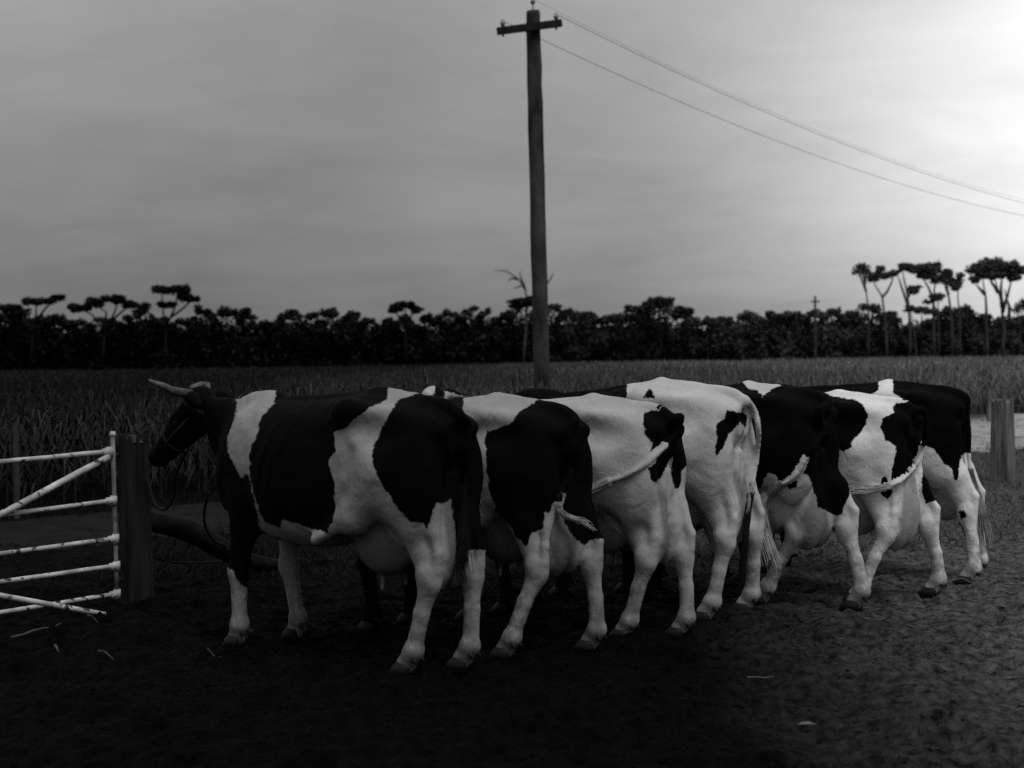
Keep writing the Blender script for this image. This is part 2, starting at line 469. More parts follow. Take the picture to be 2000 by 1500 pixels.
# grass: tufts of blades
def blades(n, xs, ys, zs, hmin, hmax, w, rs, lean=0.5):
    a = rs.uniform(0, 6.28, n); h = rs.uniform(hmin, hmax, n); l = rs.uniform(-lean, lean, (n, 2)) * h[:, None]
    c, s = np.cos(a) * w, np.sin(a) * w
    p0 = np.stack([xs - c, ys - s, zs], -1); p1 = np.stack([xs + c, ys + s, zs], -1)
    p2 = np.stack([xs + l[:, 0], ys + l[:, 1], zs + h], -1)
    return np.stack([p0, p1, p2], 1).reshape(-1, 3), np.arange(n * 3).reshape(-1, 3)
rs = np.random.default_rng(5)
n = 150000
gx = rs.uniform(-11, 14, n); gy = 8.6 + 22 * rs.random(n) ** 1.25
off = np.abs(gy - track_center(gx)) / np.maximum(track_w(gx), 1.0)
yard_edge = 8.9 + 0.42 * np.maximum(gx - 1.0, 0) + 0.5 * (vnoise2(gx, gy, 31) - 0.5)
keep_ = (vnoise2(gx * 0.9, gy * 0.9, 12) > 0.28) & (gy > yard_edge + .6) & ((off + .7 * (vnoise2(gx * 2.3, gy * 2.3, 15) - .5) > 0.80) | (rs.random(n) < 0.10)) & (np.abs(gx) < 0.5 * gy + 1.5)
gx, gy = gx[keep_], gy[keep_]
V, Fc = blades(len(gx), gx, gy, yard_h(gx, gy) - 0.005, 0.02, 0.09, 0.006, rs, 0.9)
tag(obj('grass', mesh_from('grass', V, Fc, M['grass'])), 'short trampled grass between the mud and the dirt track', 'grass', kind='stuff')
n = 90000                                    # trodden stalks, in clumps
gx = rs.uniform(-6, 7, n); gy = 2.8 + 9.5 * rs.random(n)
kp = (vnoise2(gx * 1.1, gy * 1.6, 61) + .5 * vnoise2(gx * 4, gy * 5, 62)) > .78
gx, gy = gx[kp], gy[kp]; n = len(gx)
V, Fc = blades(n, gx, gy, yard_h(gx, gy) + 0.004, 0.004, 0.016, 0.003, rs, 2.6)
tag(obj('trampled_stalks', mesh_from('trampled_stalks', V, Fc, M['stalk'])), 'short bent stalks trodden into the dark mud', 'stalks', kind='stuff')

# ------------------------------------------------------------------ crop field
def near_edge(x):
    return track_center(x) + np.maximum(track_w(x), 1.0) + 0.9
def crop(n, ymin, ymax, hmin, hmax, leaves, lw, seed, k=0.45):
    rs = np.random.default_rng(seed)
    y = np.sqrt(rs.uniform(ymin ** 2, ymax ** 2, n)); x = rs.uniform(-1, 1, n) * (k * y + 3)
    kp = y > near_edge(np.clip(x, -12, 15)); kp &= ~((x > 15) & (y < 38))
    x, y = x[kp], y[kp]; n = len(x)
    # loose rows running away to the left
    r = (x * 0.45 + y * 0.9); r2 = np.round(r / 0.8) * 0.8; y = y + (r2 - r) * 0.6
    H = rs.uniform(hmin, hmax, n) * (0.88 + 0.3 * vnoise2(x * 0.35, y * 0.35, 14))
    Vs, m = [], 0
    for j in range(leaves):                  # arching leaves
        a = rs.uniform(0, 6.28, n); z0 = H * rs.uniform(0.1, 0.85, n); L = rs.uniform(0.22, 0.45, n)
        c, s = np.cos(a), np.sin(a); px, py = -s * lw, c * lw
        p0 = np.stack([x, y, z0], -1)
        mid = np.stack([x + c * L * .5, y + s * L * .5, z0 + L * rs.uniform(.45, .8, n)], -1)
        tip = np.stack([x + c * L, y + s * L, z0 + L * rs.uniform(-.35, .35, n)], -1)
        w = np.stack([px, py, np.zeros(n)], -1)
        Vs.append(np.stack([p0, mid - w, mid + w, tip], 1))
    A = np.concatenate(Vs, 0)
    nl = len(A)
    i = np.arange(nl) * 4
    F1 = np.concatenate([np.stack([i, i + 1, i + 2], -1), np.stack([i + 1, i + 3, i + 2], -1)])
    V1 = A.reshape(-1, 3)
    # stems with a seed head
    a = rs.uniform(0, 6.28, n); c, s = np.cos(a) * 0.012, np.sin(a) * 0.012
    hd = rs.uniform(0.5, 1.0, n) * 0.06
    S = np.stack([np.stack([x - c, y - s, 0 * x - .1], -1), np.stack([x + c, y + s, 0 * x - .1], -1), np.stack([x, y, H], -1),
                  np.stack([x - hd * .5, y, H - .02], -1), np.stack([x + hd * .5, y, H - .02], -1), np.stack([x, y, H + .16], -1)], 1)
    b = len(V1); q = np.arange(n) * 6 + b
    F2 = np.concatenate([np.stack([q, q + 1, q + 2], -1), np.stack([q + 3, q + 4, q + 5], -1)])
    return np.concatenate([V1, S.reshape(-1, 3)]), np.concatenate([F1, F2])
V, Fc = crop(24000, 13, 42, 0.65, 1.05, 9, 0.012, 41)
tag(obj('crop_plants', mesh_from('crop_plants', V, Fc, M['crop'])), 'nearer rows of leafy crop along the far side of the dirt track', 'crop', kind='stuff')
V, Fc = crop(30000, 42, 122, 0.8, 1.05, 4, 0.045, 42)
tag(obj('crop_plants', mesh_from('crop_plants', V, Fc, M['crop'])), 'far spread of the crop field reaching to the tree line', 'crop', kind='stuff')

# ------------------------------------------------------------------ trees
TREE_Y = 124.0
def leaf_cloud(blobs, n, size, rs, shell=0.5):
    """n leaf clumps (one triangle each) spread through ellipsoid blobs (cx,cy,cz,rx,ry,rz)"""
    B = np.array(blobs, float)
    vol = (B[:, 3] * B[:, 4] * B[:, 5]) ** 0.7
    idx = rs.choice(len(B), n, p=vol / vol.sum())
    d = rs.normal(size=(n, 3)); d /= np.linalg.norm(d, axis=1)[:, None]
    rr = rs.random(n) ** shell
    rr *= 1 + 0.18 * np.sin(d[:, 0] * 7 + idx) * np.sin(d[:, 2] * 9 + idx * 2) * np.sin(d[:, 1] * 8)
    C = B[idx, :3] + d * rr[:, None] * B[idx, 3:]
    A = rs.normal(size=(n, 3)); A /= np.linalg.norm(A, axis=1)[:, None]
    Bv = np.cross(A, rs.normal(size=(n, 3))); Bv /= np.linalg.norm(Bv, axis=1)[:, None] + 1e-9
    s = (size * rs.uniform(0.6, 1.3, n))[:, None]
    V = np.stack([C + A * s, C - A * s * .5 + Bv * s * .7, C - A * s * .5 - Bv * s * .7], 1).reshape(-1, 3)
    return V, np.arange(n * 3).reshape(-1, 3)

def gum_tree(name, x, top, hw, rs, label, group=None, cat='tree', Y=TREE_Y, n=2300, skirt=True, mat='leaf'):
    """a low gum tree of the dense line: crown top at picture height top, half width hw, crown down to the scrub"""
    base = at(x, 700, Y); s = Y / F_PX
    H = at(x, top, Y)[2]; W = hw * s * 1.15
    root = empty(name, (base[0], Y, 0.0))
    blobs = []
    nb = rs.integers(4, 7)
    for k in range(nb):                        # domed top made of a few separate heads
        u = (k + 0.5) / nb * 2 - 1
        hh = H * (1 - 0.16 * u * u * rs.uniform(0.3, 2.0)) - rs.uniform(.05, .5)
        blobs.append((u * W * 0.85, rs.uniform(-.9, .9), hh - 0.3, W * rs.uniform(.25, .5), 1.0, rs.uniform(.25, .55)))
    if skirt:
        for k in range(7):
            blobs.append((rs.uniform(-1, 1) * W, rs.uniform(-1.2, 1.2), rs.uniform(.25, .72) * H, W * .6, 1.2, H * .18))
        blobs.append((0, 0, H * .5, W * .9, 1.3, H * .36))
        blobs.append((0, 0, H * .17, W * .9, 1.2, H * .18))
    V, Fc = leaf_cloud(blobs, n, 0.2, rs, .62)
    V[:, 2] = np.maximum(V[:, 2], 0.02)
    obj('crown', mesh_from('crown', V, Fc, M[mat]), root)
    mb = MB()
    mb.tube([(0, 0, -.15), (rs.uniform(-.2, .2), 0, H * .4), (rs.uniform(-.4, .4), 0, H * .8)], [.17, .13, .07], 6)
    for k in range(3):
        z = H * rs.uniform(.3, .5); u = rs.uniform(-.8, .8) * W
        mb.tube([(0, 0, z), (u * .6, rs.uniform(-.4, .4), z + H * .2), (u, 0, H * .85)], [.09, .06, .03], 5)
    mb.build('trunk', M['darkbark'], root, True)
    tag(root, label, cat, group)
    return root

rs = np.random.default_rng(77)
LINE = [(-185, 604, 40), (-120, 598, 34), (-70, 605, 30), (-30, 600, 26), (5, 604, 24), (40, 610, 24), (75, 612, 24), (112, 606, 20), (150, 616, 24), (205, 612, 30), (250, 612, 25),
        (282, 598, 17), (320, 613, 22), (358, 612, 25), (397, 597, 18), (440, 599, 25), (482, 599, 19), (520, 620, 22),
        (548, 616, 15), (577, 603, 27), (615, 608, 20), (645, 597, 24), (688, 601, 22), (722, 614, 20), (760, 614, 20),
        (790, 612, 24), (835, 612, 22), (880, 600, 28), (920, 594, 25), (950, 598, 20), (985, 604, 18), (1020, 584, 29),
        (1078, 588, 30), (1112, 601, 24), (1150, 605, 28), (1187, 608, 22), (1232, 606, 22), (1262, 592, 20), (1292, 581, 30),
        (1340, 604, 26), (1385, 614, 24), (1415, 613, 22), (1460, 605, 26), (1505, 605, 22), (1545, 598, 30), (1590, 604, 22),
        (1625, 601, 24), (1665, 602, 20), (1700, 586, 33), (1740, 598, 20), (1782, 634, 24), (1815, 622, 20), (1850, 590, 20),
        (1882, 594, 24), (1915, 607, 24), (1955, 616, 26), (1995, 608, 26), (2045, 600, 30), (2105, 596, 34), (2170, 602, 38)]
MARKS = [(70, 'the leftmost flat topped gum'), (205, 'the layered gum with sky gaps'), (330, 'the tallest gum on the left'), (792, 'the small arching gum'),
         (1052, 'the tall utility pole'), (1290, 'the broad middle gum'), (1592, 'the small distant pole'), (1695, 'the wispy tall gum'), (1852, 'the small oval crown'), (1958, 'the largest gum')]
ORD = ['first', 'second', 'third', 'fourth', 'fifth', 'sixth', 'seventh', 'eighth']
def line_label(x):
    xs = [q[0] for q in LINE]
    if x < -10: return 'low gum of the far line, %s beyond the left picture edge' % ORD[sum(1 for q in xs if x < q < -10)]
    if x > 2010: return 'low gum of the far line, %s beyond the right picture edge' % ORD[sum(1 for q in xs if 2010 < q < x)]
    mx, nm = min(MARKS, key=lambda m: abs(m[0] - x))
    if x < mx: return 'low dark gum in the far line, %s left of %s' % (ORD[sum(1 for q in xs if x < q < mx)], nm)
    return 'low dark gum in the far line, %s right of %s' % (ORD[sum(1 for q in xs if mx <= q < x)], nm)
for (x, t, hw) in LINE:
    gum_tree('gum_tree', x, t, hw, rs, line_label(x), 'low gum trees of the far tree line', n=5200)
# understorey behind and between, one mass
sb = []
for k in range(210):
    x = rs.uniform(-300, 2300); p = at(x, 700, TREE_Y + 5 + rs.uniform(0, 7))
    sb.append((p[0], p[1], rs.uniform(0.8, 3.9), 2.6, 1.6, rs.uniform(1.0, 1.5)))
V, Fc = leaf_cloud(sb, 130000, 0.32, rs)
V[:, 2] = np.maximum(V[:, 2], 0.0)
tag(obj('scrub', mesh_from('scrub', V, Fc, M['scrub'])), 'dense dark scrub filling in beneath and behind the tree line', 'scrub', kind='stuff')

def umbrella_tree(x, base_y, blobs_px, limbs_px, label, Y=TREE_Y - 3, n=2600, size=0.2, lr=(.13, .05), name='tall_gum_tree', trunk_mat=None):
    trunk_mat = trunk_mat or ('bark' if x > 1600 else 'darkbark')
    """taller gum: flat crown heads given where the photograph shows them, bare forking limbs under them"""
    s = Y / F_PX
    bx = at(x, 700, Y)[0]
    root = empty(name, (bx, Y, 0.0))
    r_ = np.random.default_rng(int(x) + 3)
    B = []
    for (cx, cy, rx, ry) in blobs_px:
        p = at(cx, cy, Y); k = max(1, int(round(rx / max(ry, 4) * 1.3)))
        for j in range(k):
            u = (j + .5) / k * 2 - 1
            B.append((p[0] - bx + u * rx * s * .8, r_.uniform(-.5, .5) * rx * s * .6, p[2] + r_.uniform(-.3, .3) * ry * s, rx * s / k * 1.45, rx * s * .45 + .2, ry * s * r_.uniform(.7, 1.2)))
            cx0, cy0 = B[-1][0], B[-1][1]
            for jj in range(4):
                B.append((cx0 + r_.uniform(-1.1, 1.1) * rx * s / k, cy0, p[2] + r_.uniform(-.9, .8) * ry * s, r_.uniform(.12, .5) + .1 * rx * s / k, .3, r_.uniform(.08, .26)))
    if B:
        V, Fc = leaf_cloud(B, int(n * 2.2), size * .68, r_, 0.75)
        obj('crown', mesh_from('crown', V, Fc, M['leaf']), root)
    mb = MB()
    for L_ in limbs_px:
        P = [at(a, b, Y) for a, b in L_]
        P = [np.array([p[0] - bx, r_.uniform(-.2, .2) if i_ else 0, max(p[2], -.1)]) for i_, p in enumerate(P)]
        Q = []
        for a, b in zip(P[:-1], P[1:]):
            for t in (0, .5): Q.append(a * (1 - t) + b * t + (r_.uniform(-.06, .06, 3) if t else 0))
        Q.append(P[-1])
        mb.tube(Q, list(np.linspace(lr[0], lr[1], len(Q))), 6)
    mb.build('trunk', M[trunk_mat], root, True)
    tag(root, label, 'tree')
    return root

umbrella_tree(70, 700, [(20, 602, 22, 8), (66, 590, 25, 7), (110, 581, 14, 5), (95, 588, 14, 4), (35, 612, 26, 8)],
              [[(60, 715), (62, 650), (50, 620), (30, 606)], [(62, 650), (70, 615), (68, 594)], [(66, 630), (90, 600), (112, 583)]],
              'thin flat-topped gum leaning right above the tree line at the far left')
umbrella_tree(205, 700, [(152, 601, 24, 6), (185, 590, 18, 9), (224, 584, 26, 8), (250, 594, 12, 9)],
              [[(200, 715), (203, 650), (180, 615), (156, 603)], [(203, 650), (208, 610), (188, 594)], [(203, 650), (222, 612), (230, 588)], [(215, 628), (240, 606), (250, 597)]],
              'flat layered gum crown with gaps of sky beneath, second from the left')
umbrella_tree(330, 700, [(315, 567, 22, 9), (345, 567, 27, 10), (375, 584, 14, 6), (325, 595, 18, 5), (278, 600, 16, 9), (360, 580, 14, 6)],
              [[(322, 715), (324, 650), (318, 610), (316, 572)], [(324, 640), (340, 605), (346, 575)], [(333, 620), (360, 600), (374, 587)], [(324, 640), (295, 615), (280, 603)]],
              'tallest umbrella shaped gum on the left, rising well clear of the tree line', n=3000)
umbrella_tree(790, 700, [(773, 602, 13, 6), (792, 595, 20, 6), (812, 605, 11, 7)],
              [[(792, 715), (792, 650), (780, 622), (772, 606)], [(792, 650), (800, 620), (812, 608)], [(792, 640), (792, 600)]],
              'small round arching gum left of the utility pole with sky showing under it')
umbrella_tree(1022, 700, [(1020, 590, 24, 9), (1050, 592, 14, 7)],
              [[(1022, 715), (1028, 640), (1030, 585), (1026, 565), (1012, 545), (990, 530), (968, 528)], [(1026, 565), (1018, 558), (1003, 563)], [(1024, 560), (1018, 545), (1016, 530)],
               [(1028, 600), (1055, 570), (1075, 545), (1082, 535)], [(1012, 545), (1000, 543), (992, 548)]],
              'gum with bare dead branches curling up just left of the utility pole', trunk_mat='deadwood', lr=(.14, .035))
umbrella_tree(1290, 700, [(1290, 588, 28, 9), (1240, 603, 22, 6), (1335, 607, 22, 7), (1275, 596, 18, 8)],
              [[(1290, 715), (1290, 650), (1288, 595)], [(1290, 650), (1262, 622), (1242, 606)], [(1290, 650), (1318, 625), (1334, 610)]],
              'broad gum peaking above the middle of the tree line right of the pole')
umbrella_tree(1695, 700, [(1684, 524, 14, 13)],
              [[(1696, 715), (1696, 620), (1692, 570), (1686, 535)], [(1692, 570), (1680, 540), (1672, 525)], [(1690, 555), (1692, 530), (1697, 518)], [(1689, 550), (1684, 530), (1683, 515)]],
              'slender wispy crowned gum, leftmost of the tall group on the right', n=420, size=.16, lr=(.12, .03), Y=TREE_Y - 2)
umbrella_tree(1728, 700, [(1706, 543, 12, 9), (1725, 537, 16, 6), (1745, 533, 10, 6), (1716, 527, 5, 6)],
              [[(1732, 715), (1730, 640), (1724, 580), (1712, 562), (1706, 547)], [(1724, 580), (1740, 555), (1744, 538)]],
              'tall gum with a slanting flat crown behind the wispy one on the right', n=1500, lr=(.13, .04))
umbrella_tree(1775, 700, [(1768, 522, 13, 8), (1790, 527, 18, 10), (1812, 524, 20, 9), (1805, 540, 14, 8), (1832, 527, 6, 14), (1827, 548, 8, 16), (1785, 565, 9, 8)],
              [[(1776, 715), (1776, 620), (1773, 580), (1766, 545), (1764, 528)], [(1773, 580), (1783, 568)], [(1775, 600), (1760, 560), (1755, 540)], [(1825, 715), (1824, 600), (1825, 565), (1828, 535)], [(1824, 585), (1812, 560), (1800, 540)]],
              'widest tall gum of the right hand group, long crown on several bare stems', n=4200, lr=(.15, .04))
umbrella_tree(1852, 700, [(1850, 533, 8, 8), (1850, 548, 10, 10)],
              [[(1860, 715), (1857, 620), (1853, 575), (1850, 552)], [(1853, 575), (1846, 562), (1845, 550)]],
              'narrow upright gum with a small oval crown between the two tall wide gums', n=1000, lr=(.15, .05))
umbrella_tree(1874, 700, [(1873, 537, 6, 6), (1871, 551, 5, 10), (1866, 563, 5, 4)],
              [[(1876, 715), (1874, 620), (1871, 580), (1871, 556)]],
              'thinnest gum, a tufted spindle beside the small oval crown', n=500, lr=(.1, .04))
umbrella_tree(1835, 700, [(1822, 582, 9, 6), (1835, 579, 8, 4), (1812, 590, 4, 4)],
              [[(1834, 715), (1832, 620), (1832, 590), (1835, 582)], [(1832, 610), (1820, 588)]],
              'small flat tufted gum crown standing in the gap under the tall gums', n=700, lr=(.08, .03), size=.17)
umbrella_tree(1795, 700, [(1778, 603, 9, 6), (1798, 605, 16, 6), (1817, 609, 9, 4)],
              [[(1790, 715), (1785, 650), (1780, 610)], [(1790, 660), (1800, 625), (1798, 608)], [(1795, 640), (1812, 620)]],
              'low arching gum with sky windows beneath it below the tall right hand group', n=1200, size=.18, lr=(.1, .03))
umbrella_tree(1958, 700, [(1908, 522, 16, 16), (1935, 517, 26, 14), (1965, 524, 26, 13), (1990, 527, 12, 9), (1902, 545, 7, 7), (1925, 538, 16, 7), (1980, 543, 12, 6), (1950, 536, 18, 5)],
              [[(1928, 715), (1927, 630), (1924, 580), (1921, 545)], [(1924, 575), (1905, 555)], [(1958, 715), (1961, 640), (1957, 600), (1950, 570), (1942, 545)], [(1958, 610), (1968, 575), (1975, 545)], [(1957, 600), (1954, 560), (1957, 540)],
               [(1972, 640), (1970, 595), (1964, 565)], [(1950, 572), (1938, 552), (1930, 540)]],
              'largest and darkest spreading gum at the far right, on pale forked stems', n=6200, lr=(.19, .045), size=.22)
umbrella_tree(1992, 700, [(1988, 600, 12, 14), (2005, 595, 16, 14)],
              [[(1994, 715), (1992, 640), (1986, 605)], [(1992, 640), (2004, 605)], [(1992, 640), (1998, 600), (1996, 580)]],
              'thin half bare sapling under the largest gum at the right edge', n=380, lr=(.08, .02), size=.16)

# ------------------------------------------------------------------ utility poles and wires
def crossarm_pole(px, pybase, Y, pts_px, label, big=True):
    P = [at(a, b, Y) for a, b in pts_px]
    bx = P[0][0]
    root = empty('utility_pole', (bx, Y, 0.0))
    mb = MB()
    Q = [np.array([P[0][0] - bx, 0, -0.6])] + [np.array([p[0] - bx, 0, p[2]]) for p in P]
    Q2 = []
    for a, b in zip(Q[:-1], Q[1:]):
        for t in np.arange(0, 1, 0.25): Q2.append(a * (1 - t) + b * t + (np.array([random.uniform(-.006, .006), 0, 0]) if big else 0))
    Q2.append(Q[-1])
    rb, rt = (0.158, 0.125) if big else (.14, .09)
    rads = [rb + (rt - rb) * i_ / (len(Q2) - 1) + (random.uniform(-.005, .005) if big else 0) for i_ in range(len(Q2))]
    mb.tube(Q2, rads, 20 if big else 8)
    mb.build('pole', M['pole'], root, True)
    tag(root, label, 'utility pole')
    return root, bx
PY = 24.0
pole, pbx = crossarm_pole(1060, 800, PY, [(1062, 860), (1060, 765), (1055, 600), (1050, 400), (1045, 200), (1042, 60), (1041, 22)],
                          'tall round wooden utility pole with crossarm rising behind the row of cows')
# crossarm: its left end is nearer
e1, e2 = at(972, 61, PY - 0.45), at(1096, 45, PY - 0.02)
arm_dir = e2 - e1; arm_len = np.linalg.norm(arm_dir); ad = arm_dir / arm_len
up = np.array([0, 0, 1.0]); side = np.cross(ad, up); side /= np.linalg.norm(side); up2 = np.cross(side, ad)
rot = np.stack([ad, side, up2], 1)
mid = (e1 + e2) / 2 - np.array([pbx, PY, 0])
MB().box(mid, (arm_len, 0.09, 0.125), rot).build('crossarm', M['arm'], pole)
def pin(pos):
    m = MB(); p = np.array(pos) - np.array([pbx, PY, 0])
    m.tube([p + (0, 0, -.105), p + (0, 0, .14)], .012, 6)
    m.tube([p + (0, 0, -.105), p + (0, 0, -.08)], .024, 6)
    o = m.build('insulator_pin', M['arm'], pole)
    q = MB().tube([p + (0, 0, .08), p + (0, 0, .12), p + (0, 0, .15), p + (0, 0, .19)], [.032, .05, .036, .026], 10).build('insulator', M['insul'], o, True)
    return np.array(pos) + (0, 0, .17)
c1 = e1 + ad * 0.10; c2 = e2 - ad * 0.10
w1a, w2a = pin(c2), pin(c1)
w3a = pin(np.array([at(1041, 22, PY)[0], PY, at(1041, 22, PY)[2] + .05]))
def wire(a, b_, sag, r, label):
    P = []
    for k in range(49):
        t = k / 48.0
        p = a * (1 - t) + b_ * t; p = p - np.array([0, 0, 4 * sag * t * (1 - t)])
        P.append(p)
    o = MB().tube([p - a for p in P], r, 5).build('overhead_wire', M['wire'], None, True, loc=a)
    return tag(o, label, 'wire')
NP_ = np.array([40.0, 60.0, 0])
wire(w1a, NP_ + (0.9, 0.3, 9.0), 3.0, .005, 'uppermost overhead wire running down to the right from the arm\'s right end')
wire(w3a, NP_ + (0.0, 0, 9.1), 3.0, .0025, 'thinnest, faint middle overhead wire between the other two')
wire(w2a, NP_ + (-0.9, -.3, 9.0), 3.0, .005, 'lowest overhead wire running down to the right from the arm\'s left end')
np_root = empty('utility_pole', tuple(NP_))
MB().tube([(0, 0, -.5), (0, 0, 9.0)], [.15, .11], 12).build('pole', M['pole'], np_root, True)
MB().box((0, 0, 8.8), (1.9, .09, .12)).build('crossarm', M['arm'], np_root)
tag(np_root, 'next utility pole of the line, out to the right beyond the picture edge', 'utility pole')
fp, fx = crossarm_pole(1592, 690, 112.0, [(1593, 730), (1592, 640), (1592, 578)], 'small distant utility pole in front of the tree line, right of centre', False)
fz = at(1592, 582, 112)[2]
MB().box((0, -.12, fz - .3), (.75, .1, .12)).build('crossarm', M['arm'], fp)

# ------------------------------------------------------------------ posts
def rough_post(name, px, py, wpx, toppx, label, mat, n=40, jag=0.03, lean=0.0, cat='fence post'):
    g = on_ground(px, py); Y = g[1]; s = Y / F_PX
    r = wpx * s / 2; h = at(px, toppx, Y)[2]
    root = empty(name, (g[0], Y, 0))
    rs_ = random.Random(int(px)); V = []; rings = 16
    prof = [1 + rs_.uniform(-.035, .03) + .05 * math.sin(k * 6.283 / n * 3 + px) for k in range(n)]
    topj = [rs_.uniform(-1, .6) * jag for k in range(n)]
    for k in range(n):
        if rs_.random() < .22: prof[k] *= .93
    for i_ in range(rings + 1):
        t = i_ / rings; z = -0.35 + (h + 0.35) * t
        rr = r * (1.10 - 0.16 * t + .03 * math.sin(t * 5 + px))
        for k in range(n):
            a = 2 * math.pi * k / n + .05 * math.sin(t * 4)
            q = rr * (prof[k] + rs_.uniform(-.02, .02)) * (1 + .25 * max(0, .30 - t))
            zz = z + (topj[k] if i_ == rings else 0)
            V.append((q * math.cos(a) + lean * t, q * math.sin(a), zz))
    V.append((lean, 0, h + jag * .4))
    Fc = [(i_ * n + k, i_ * n + (k + 1) % n, (i_ + 1) * n + (k + 1) % n, (i_ + 1) * n + k) for i_ in range(rings) for k in range(n)]
    Fc += [(rings * n + k, rings * n + (k + 1) % n, len(V) - 1) for k in range(n)]
    me = mesh_from(name + '_timber', V, Fc, M[mat])
    obj('timber', me, root)
    tag(root, label, cat)
    return root, g, h, r
gp, gpl, gph, gpr = rough_post('gate_post', 266, 1168, 62, 856, 'thick dark split timber gate post beside the white pipe gate', 'post', jag=0.07, cat='gate post')
# splintered pale top piece of the gate post
MB().box((0.02, -gpr * .5, gph - 0.0), (0.13, 0.05, 0.05), taper=.5).build('splintered_top', M['stick'], gp)
stump, sl, sh, sr = rough_post('fence_post', 1960, 940, 44, 782, 'thick weathered grey fence post at the right edge, behind the last cow', 'postgrey', jag=0.045)
fp2 = rough_post('fence_post', 1931, 824, 9, 755, 'thin pale fence post at the crop edge, left of the thick grey post', 'postgrey', n=8, jag=.01)
fp3 = rough_post('fence_post', 34, 1012, 12, 826, 'thin faint fence post behind the gate at the far left', 'pole', n=8, jag=.01)
fp4 = rough_post('fence_post', 2160, 902, 30, 765, 'fence post beyond the right picture edge holding the wires', 'postgrey', n=10, jag=.02)
# fence wires on the right
a = sl + (0, 0, sh - 0.06); b = fp4[1] + (0, 0, fp4[2] - .1)
def fence_wire(a, b, label, sag=.04, r=.005):
    P = [a * (1 - t) + b * t - np.array([0, 0, 4 * sag * t * (1 - t)]) for t in np.linspace(0, 1, 13)]
    return tag(MB().tube([p - a for p in P], r, 5).build('fence_wire', M['wire'], None, True, loc=a), label, 'wire')
fence_wire(a, b, 'top fence wire leading right from the thick grey post')
fence_wire(a - (0, 0, .38), b - (0, 0, .38), 'lower fence wire leading right from the thick grey post')
fence_wire(a + (-0.02, 0.15, 0), fp2[1] + (0, 0, fp2[2] - .05), 'fence wire from the thick grey post back to the thin pale post', r=.004)

# leaning log from the gate post to the ground
la = at(296, 1020, gpl[1] + .05) ; lb = on_ground(556, 1112)
P = [la * (1 - t) + lb * t + np.array([0, 0, 0.03 * math.sin(t * 7)]) for t in np.linspace(-0.02, 1, 12)]
mb = MB().tube([p - la for p in P], [.062 + .03 * math.sin(1 + 3.5 * t) * t + .012 * t for t in np.linspace(0, 1, 12)], 12, wob=.07, rng=random.Random(4))
log = mb.build('leaning_log', M['log'], None, True, loc=la)
tag(log, 'thick dark crooked log propped against the gate post and sloping to the ground', 'log')

# ------------------------------------------------------------------ pipe gate
gr = on_ground(229, 1176); gl0 = on_ground(0, 1216)
gd = gl0 - gr; gd[2] = 0; gd /= np.linalg.norm(gd)
GL = 3.1
gate = empty('pipe_gate', tuple(gr))
tag(gate, 'white painted pipe gate with five rails hung beside the dark gate post', 'gate')
def gp_(px, py):   # point of the gate plane seen at px, py -> gate local
    d = ray(px, py); nrm = np.array([-gd[1], gd[0], 0])
    t = np.dot(gr - CP, nrm) / np.dot(d, nrm)
    return CP + d * t - gr
top = gp_(220, 853)
stile_b = gp_(229, 1170)
def pipe(name, a, b, r, parent=gate, n=12, mat='gate'):
    L = np.linalg.norm(b - a); k = max(2, int(L / .2))
    rr = random.Random(int(L * 1000))
    P = [a * (1 - t) + b * t + np.array([0, 0, rr.uniform(-.002, .002)]) for t in np.linspace(0, 1, k)]
    return MB().tube(P, r, n).build(name, M[mat], parent, True)
pipe('stile', stile_b, top, .0145, mat='stile')
ends = [((214, 882), (0, 902)), ((222, 977), (0, 1006)), ((226, 1052), (0, 1082)), ((228, 1105), (0, 1137)), ((229, 1160), (0, 1197))]
far_tops = []
for k, (a, b) in enumerate(ends):
    A, B = gp_(*a), gp_(*b)
    u = (B - A); u /= np.linalg.norm(u[:2])
    E = A + u * (GL - np.linalg.norm(A[:2]))
    far_tops.append(E)
    pipe('rail', A, E, .0148)
    c = MB().tube([A - u * .012 + np.array([0, 0, 0]), A + u * .05], .023, 12)
    c.tube([A + (0, 0, -.03), A + (0, 0, .03)], .023, 12)
    c.build('coupling', M['gate'], gate, True)
pipe('stile', far_tops[-1] - (0, 0, .02), far_tops[0] + (0, 0, .06), .019)
A, B = gp_(206, 892), gp_(0, 1001)
u = (B - A); u /= np.linalg.norm(u[:2])
off = np.array([gd[1], -gd[0], 0]) * -0.037
off = off if np.dot(off, np.array([0, -1, 0])) > 0 else -off
tt = min((A[2] - .05) / -u[2], GL - .15)
pipe('brace', A + off, A + off + u * tt, .021)
# gudgeon knob on the hinge end
MB().tube([top, top + (0, 0, .012), top + (0, 0, .035)], [.012, .022, .014], 10).build('hinge_knob', M['gate'], gate, True)
h1 = MB().tube([gp_(222, 890), np.array([gpl[0] - gr[0] - gpr * .8, gpl[1] - gr[1], gp_(222, 890)[2]])], .014, 8); h1.build('hinge', M['arm'], gate, True)
h2 = MB().tube([gp_(229, 1135), np.array([gpl[0] - gr[0] - gpr * .8, gpl[1] - gr[1], gp_(229, 1135)[2]])], .014, 8); h2.build('hinge', M['arm'], gate, True)
# loose pipe lying across the foot of the gate
lp_a = on_ground(204, 1200, 0.02); lp_b = at(0, 1163, 7.62); dd = lp_b - lp_a
P = [lp_a + dd * t for t in np.linspace(0, 1.6, 9)]
loose = MB().tube([p - lp_a for p in P], .017, 10).build('loose_pipe', M['gate'], None, True, loc=lp_a)
tag(loose, 'loose white pipe slanting across the bottom of the gate, its end on the mud', 'pipe')

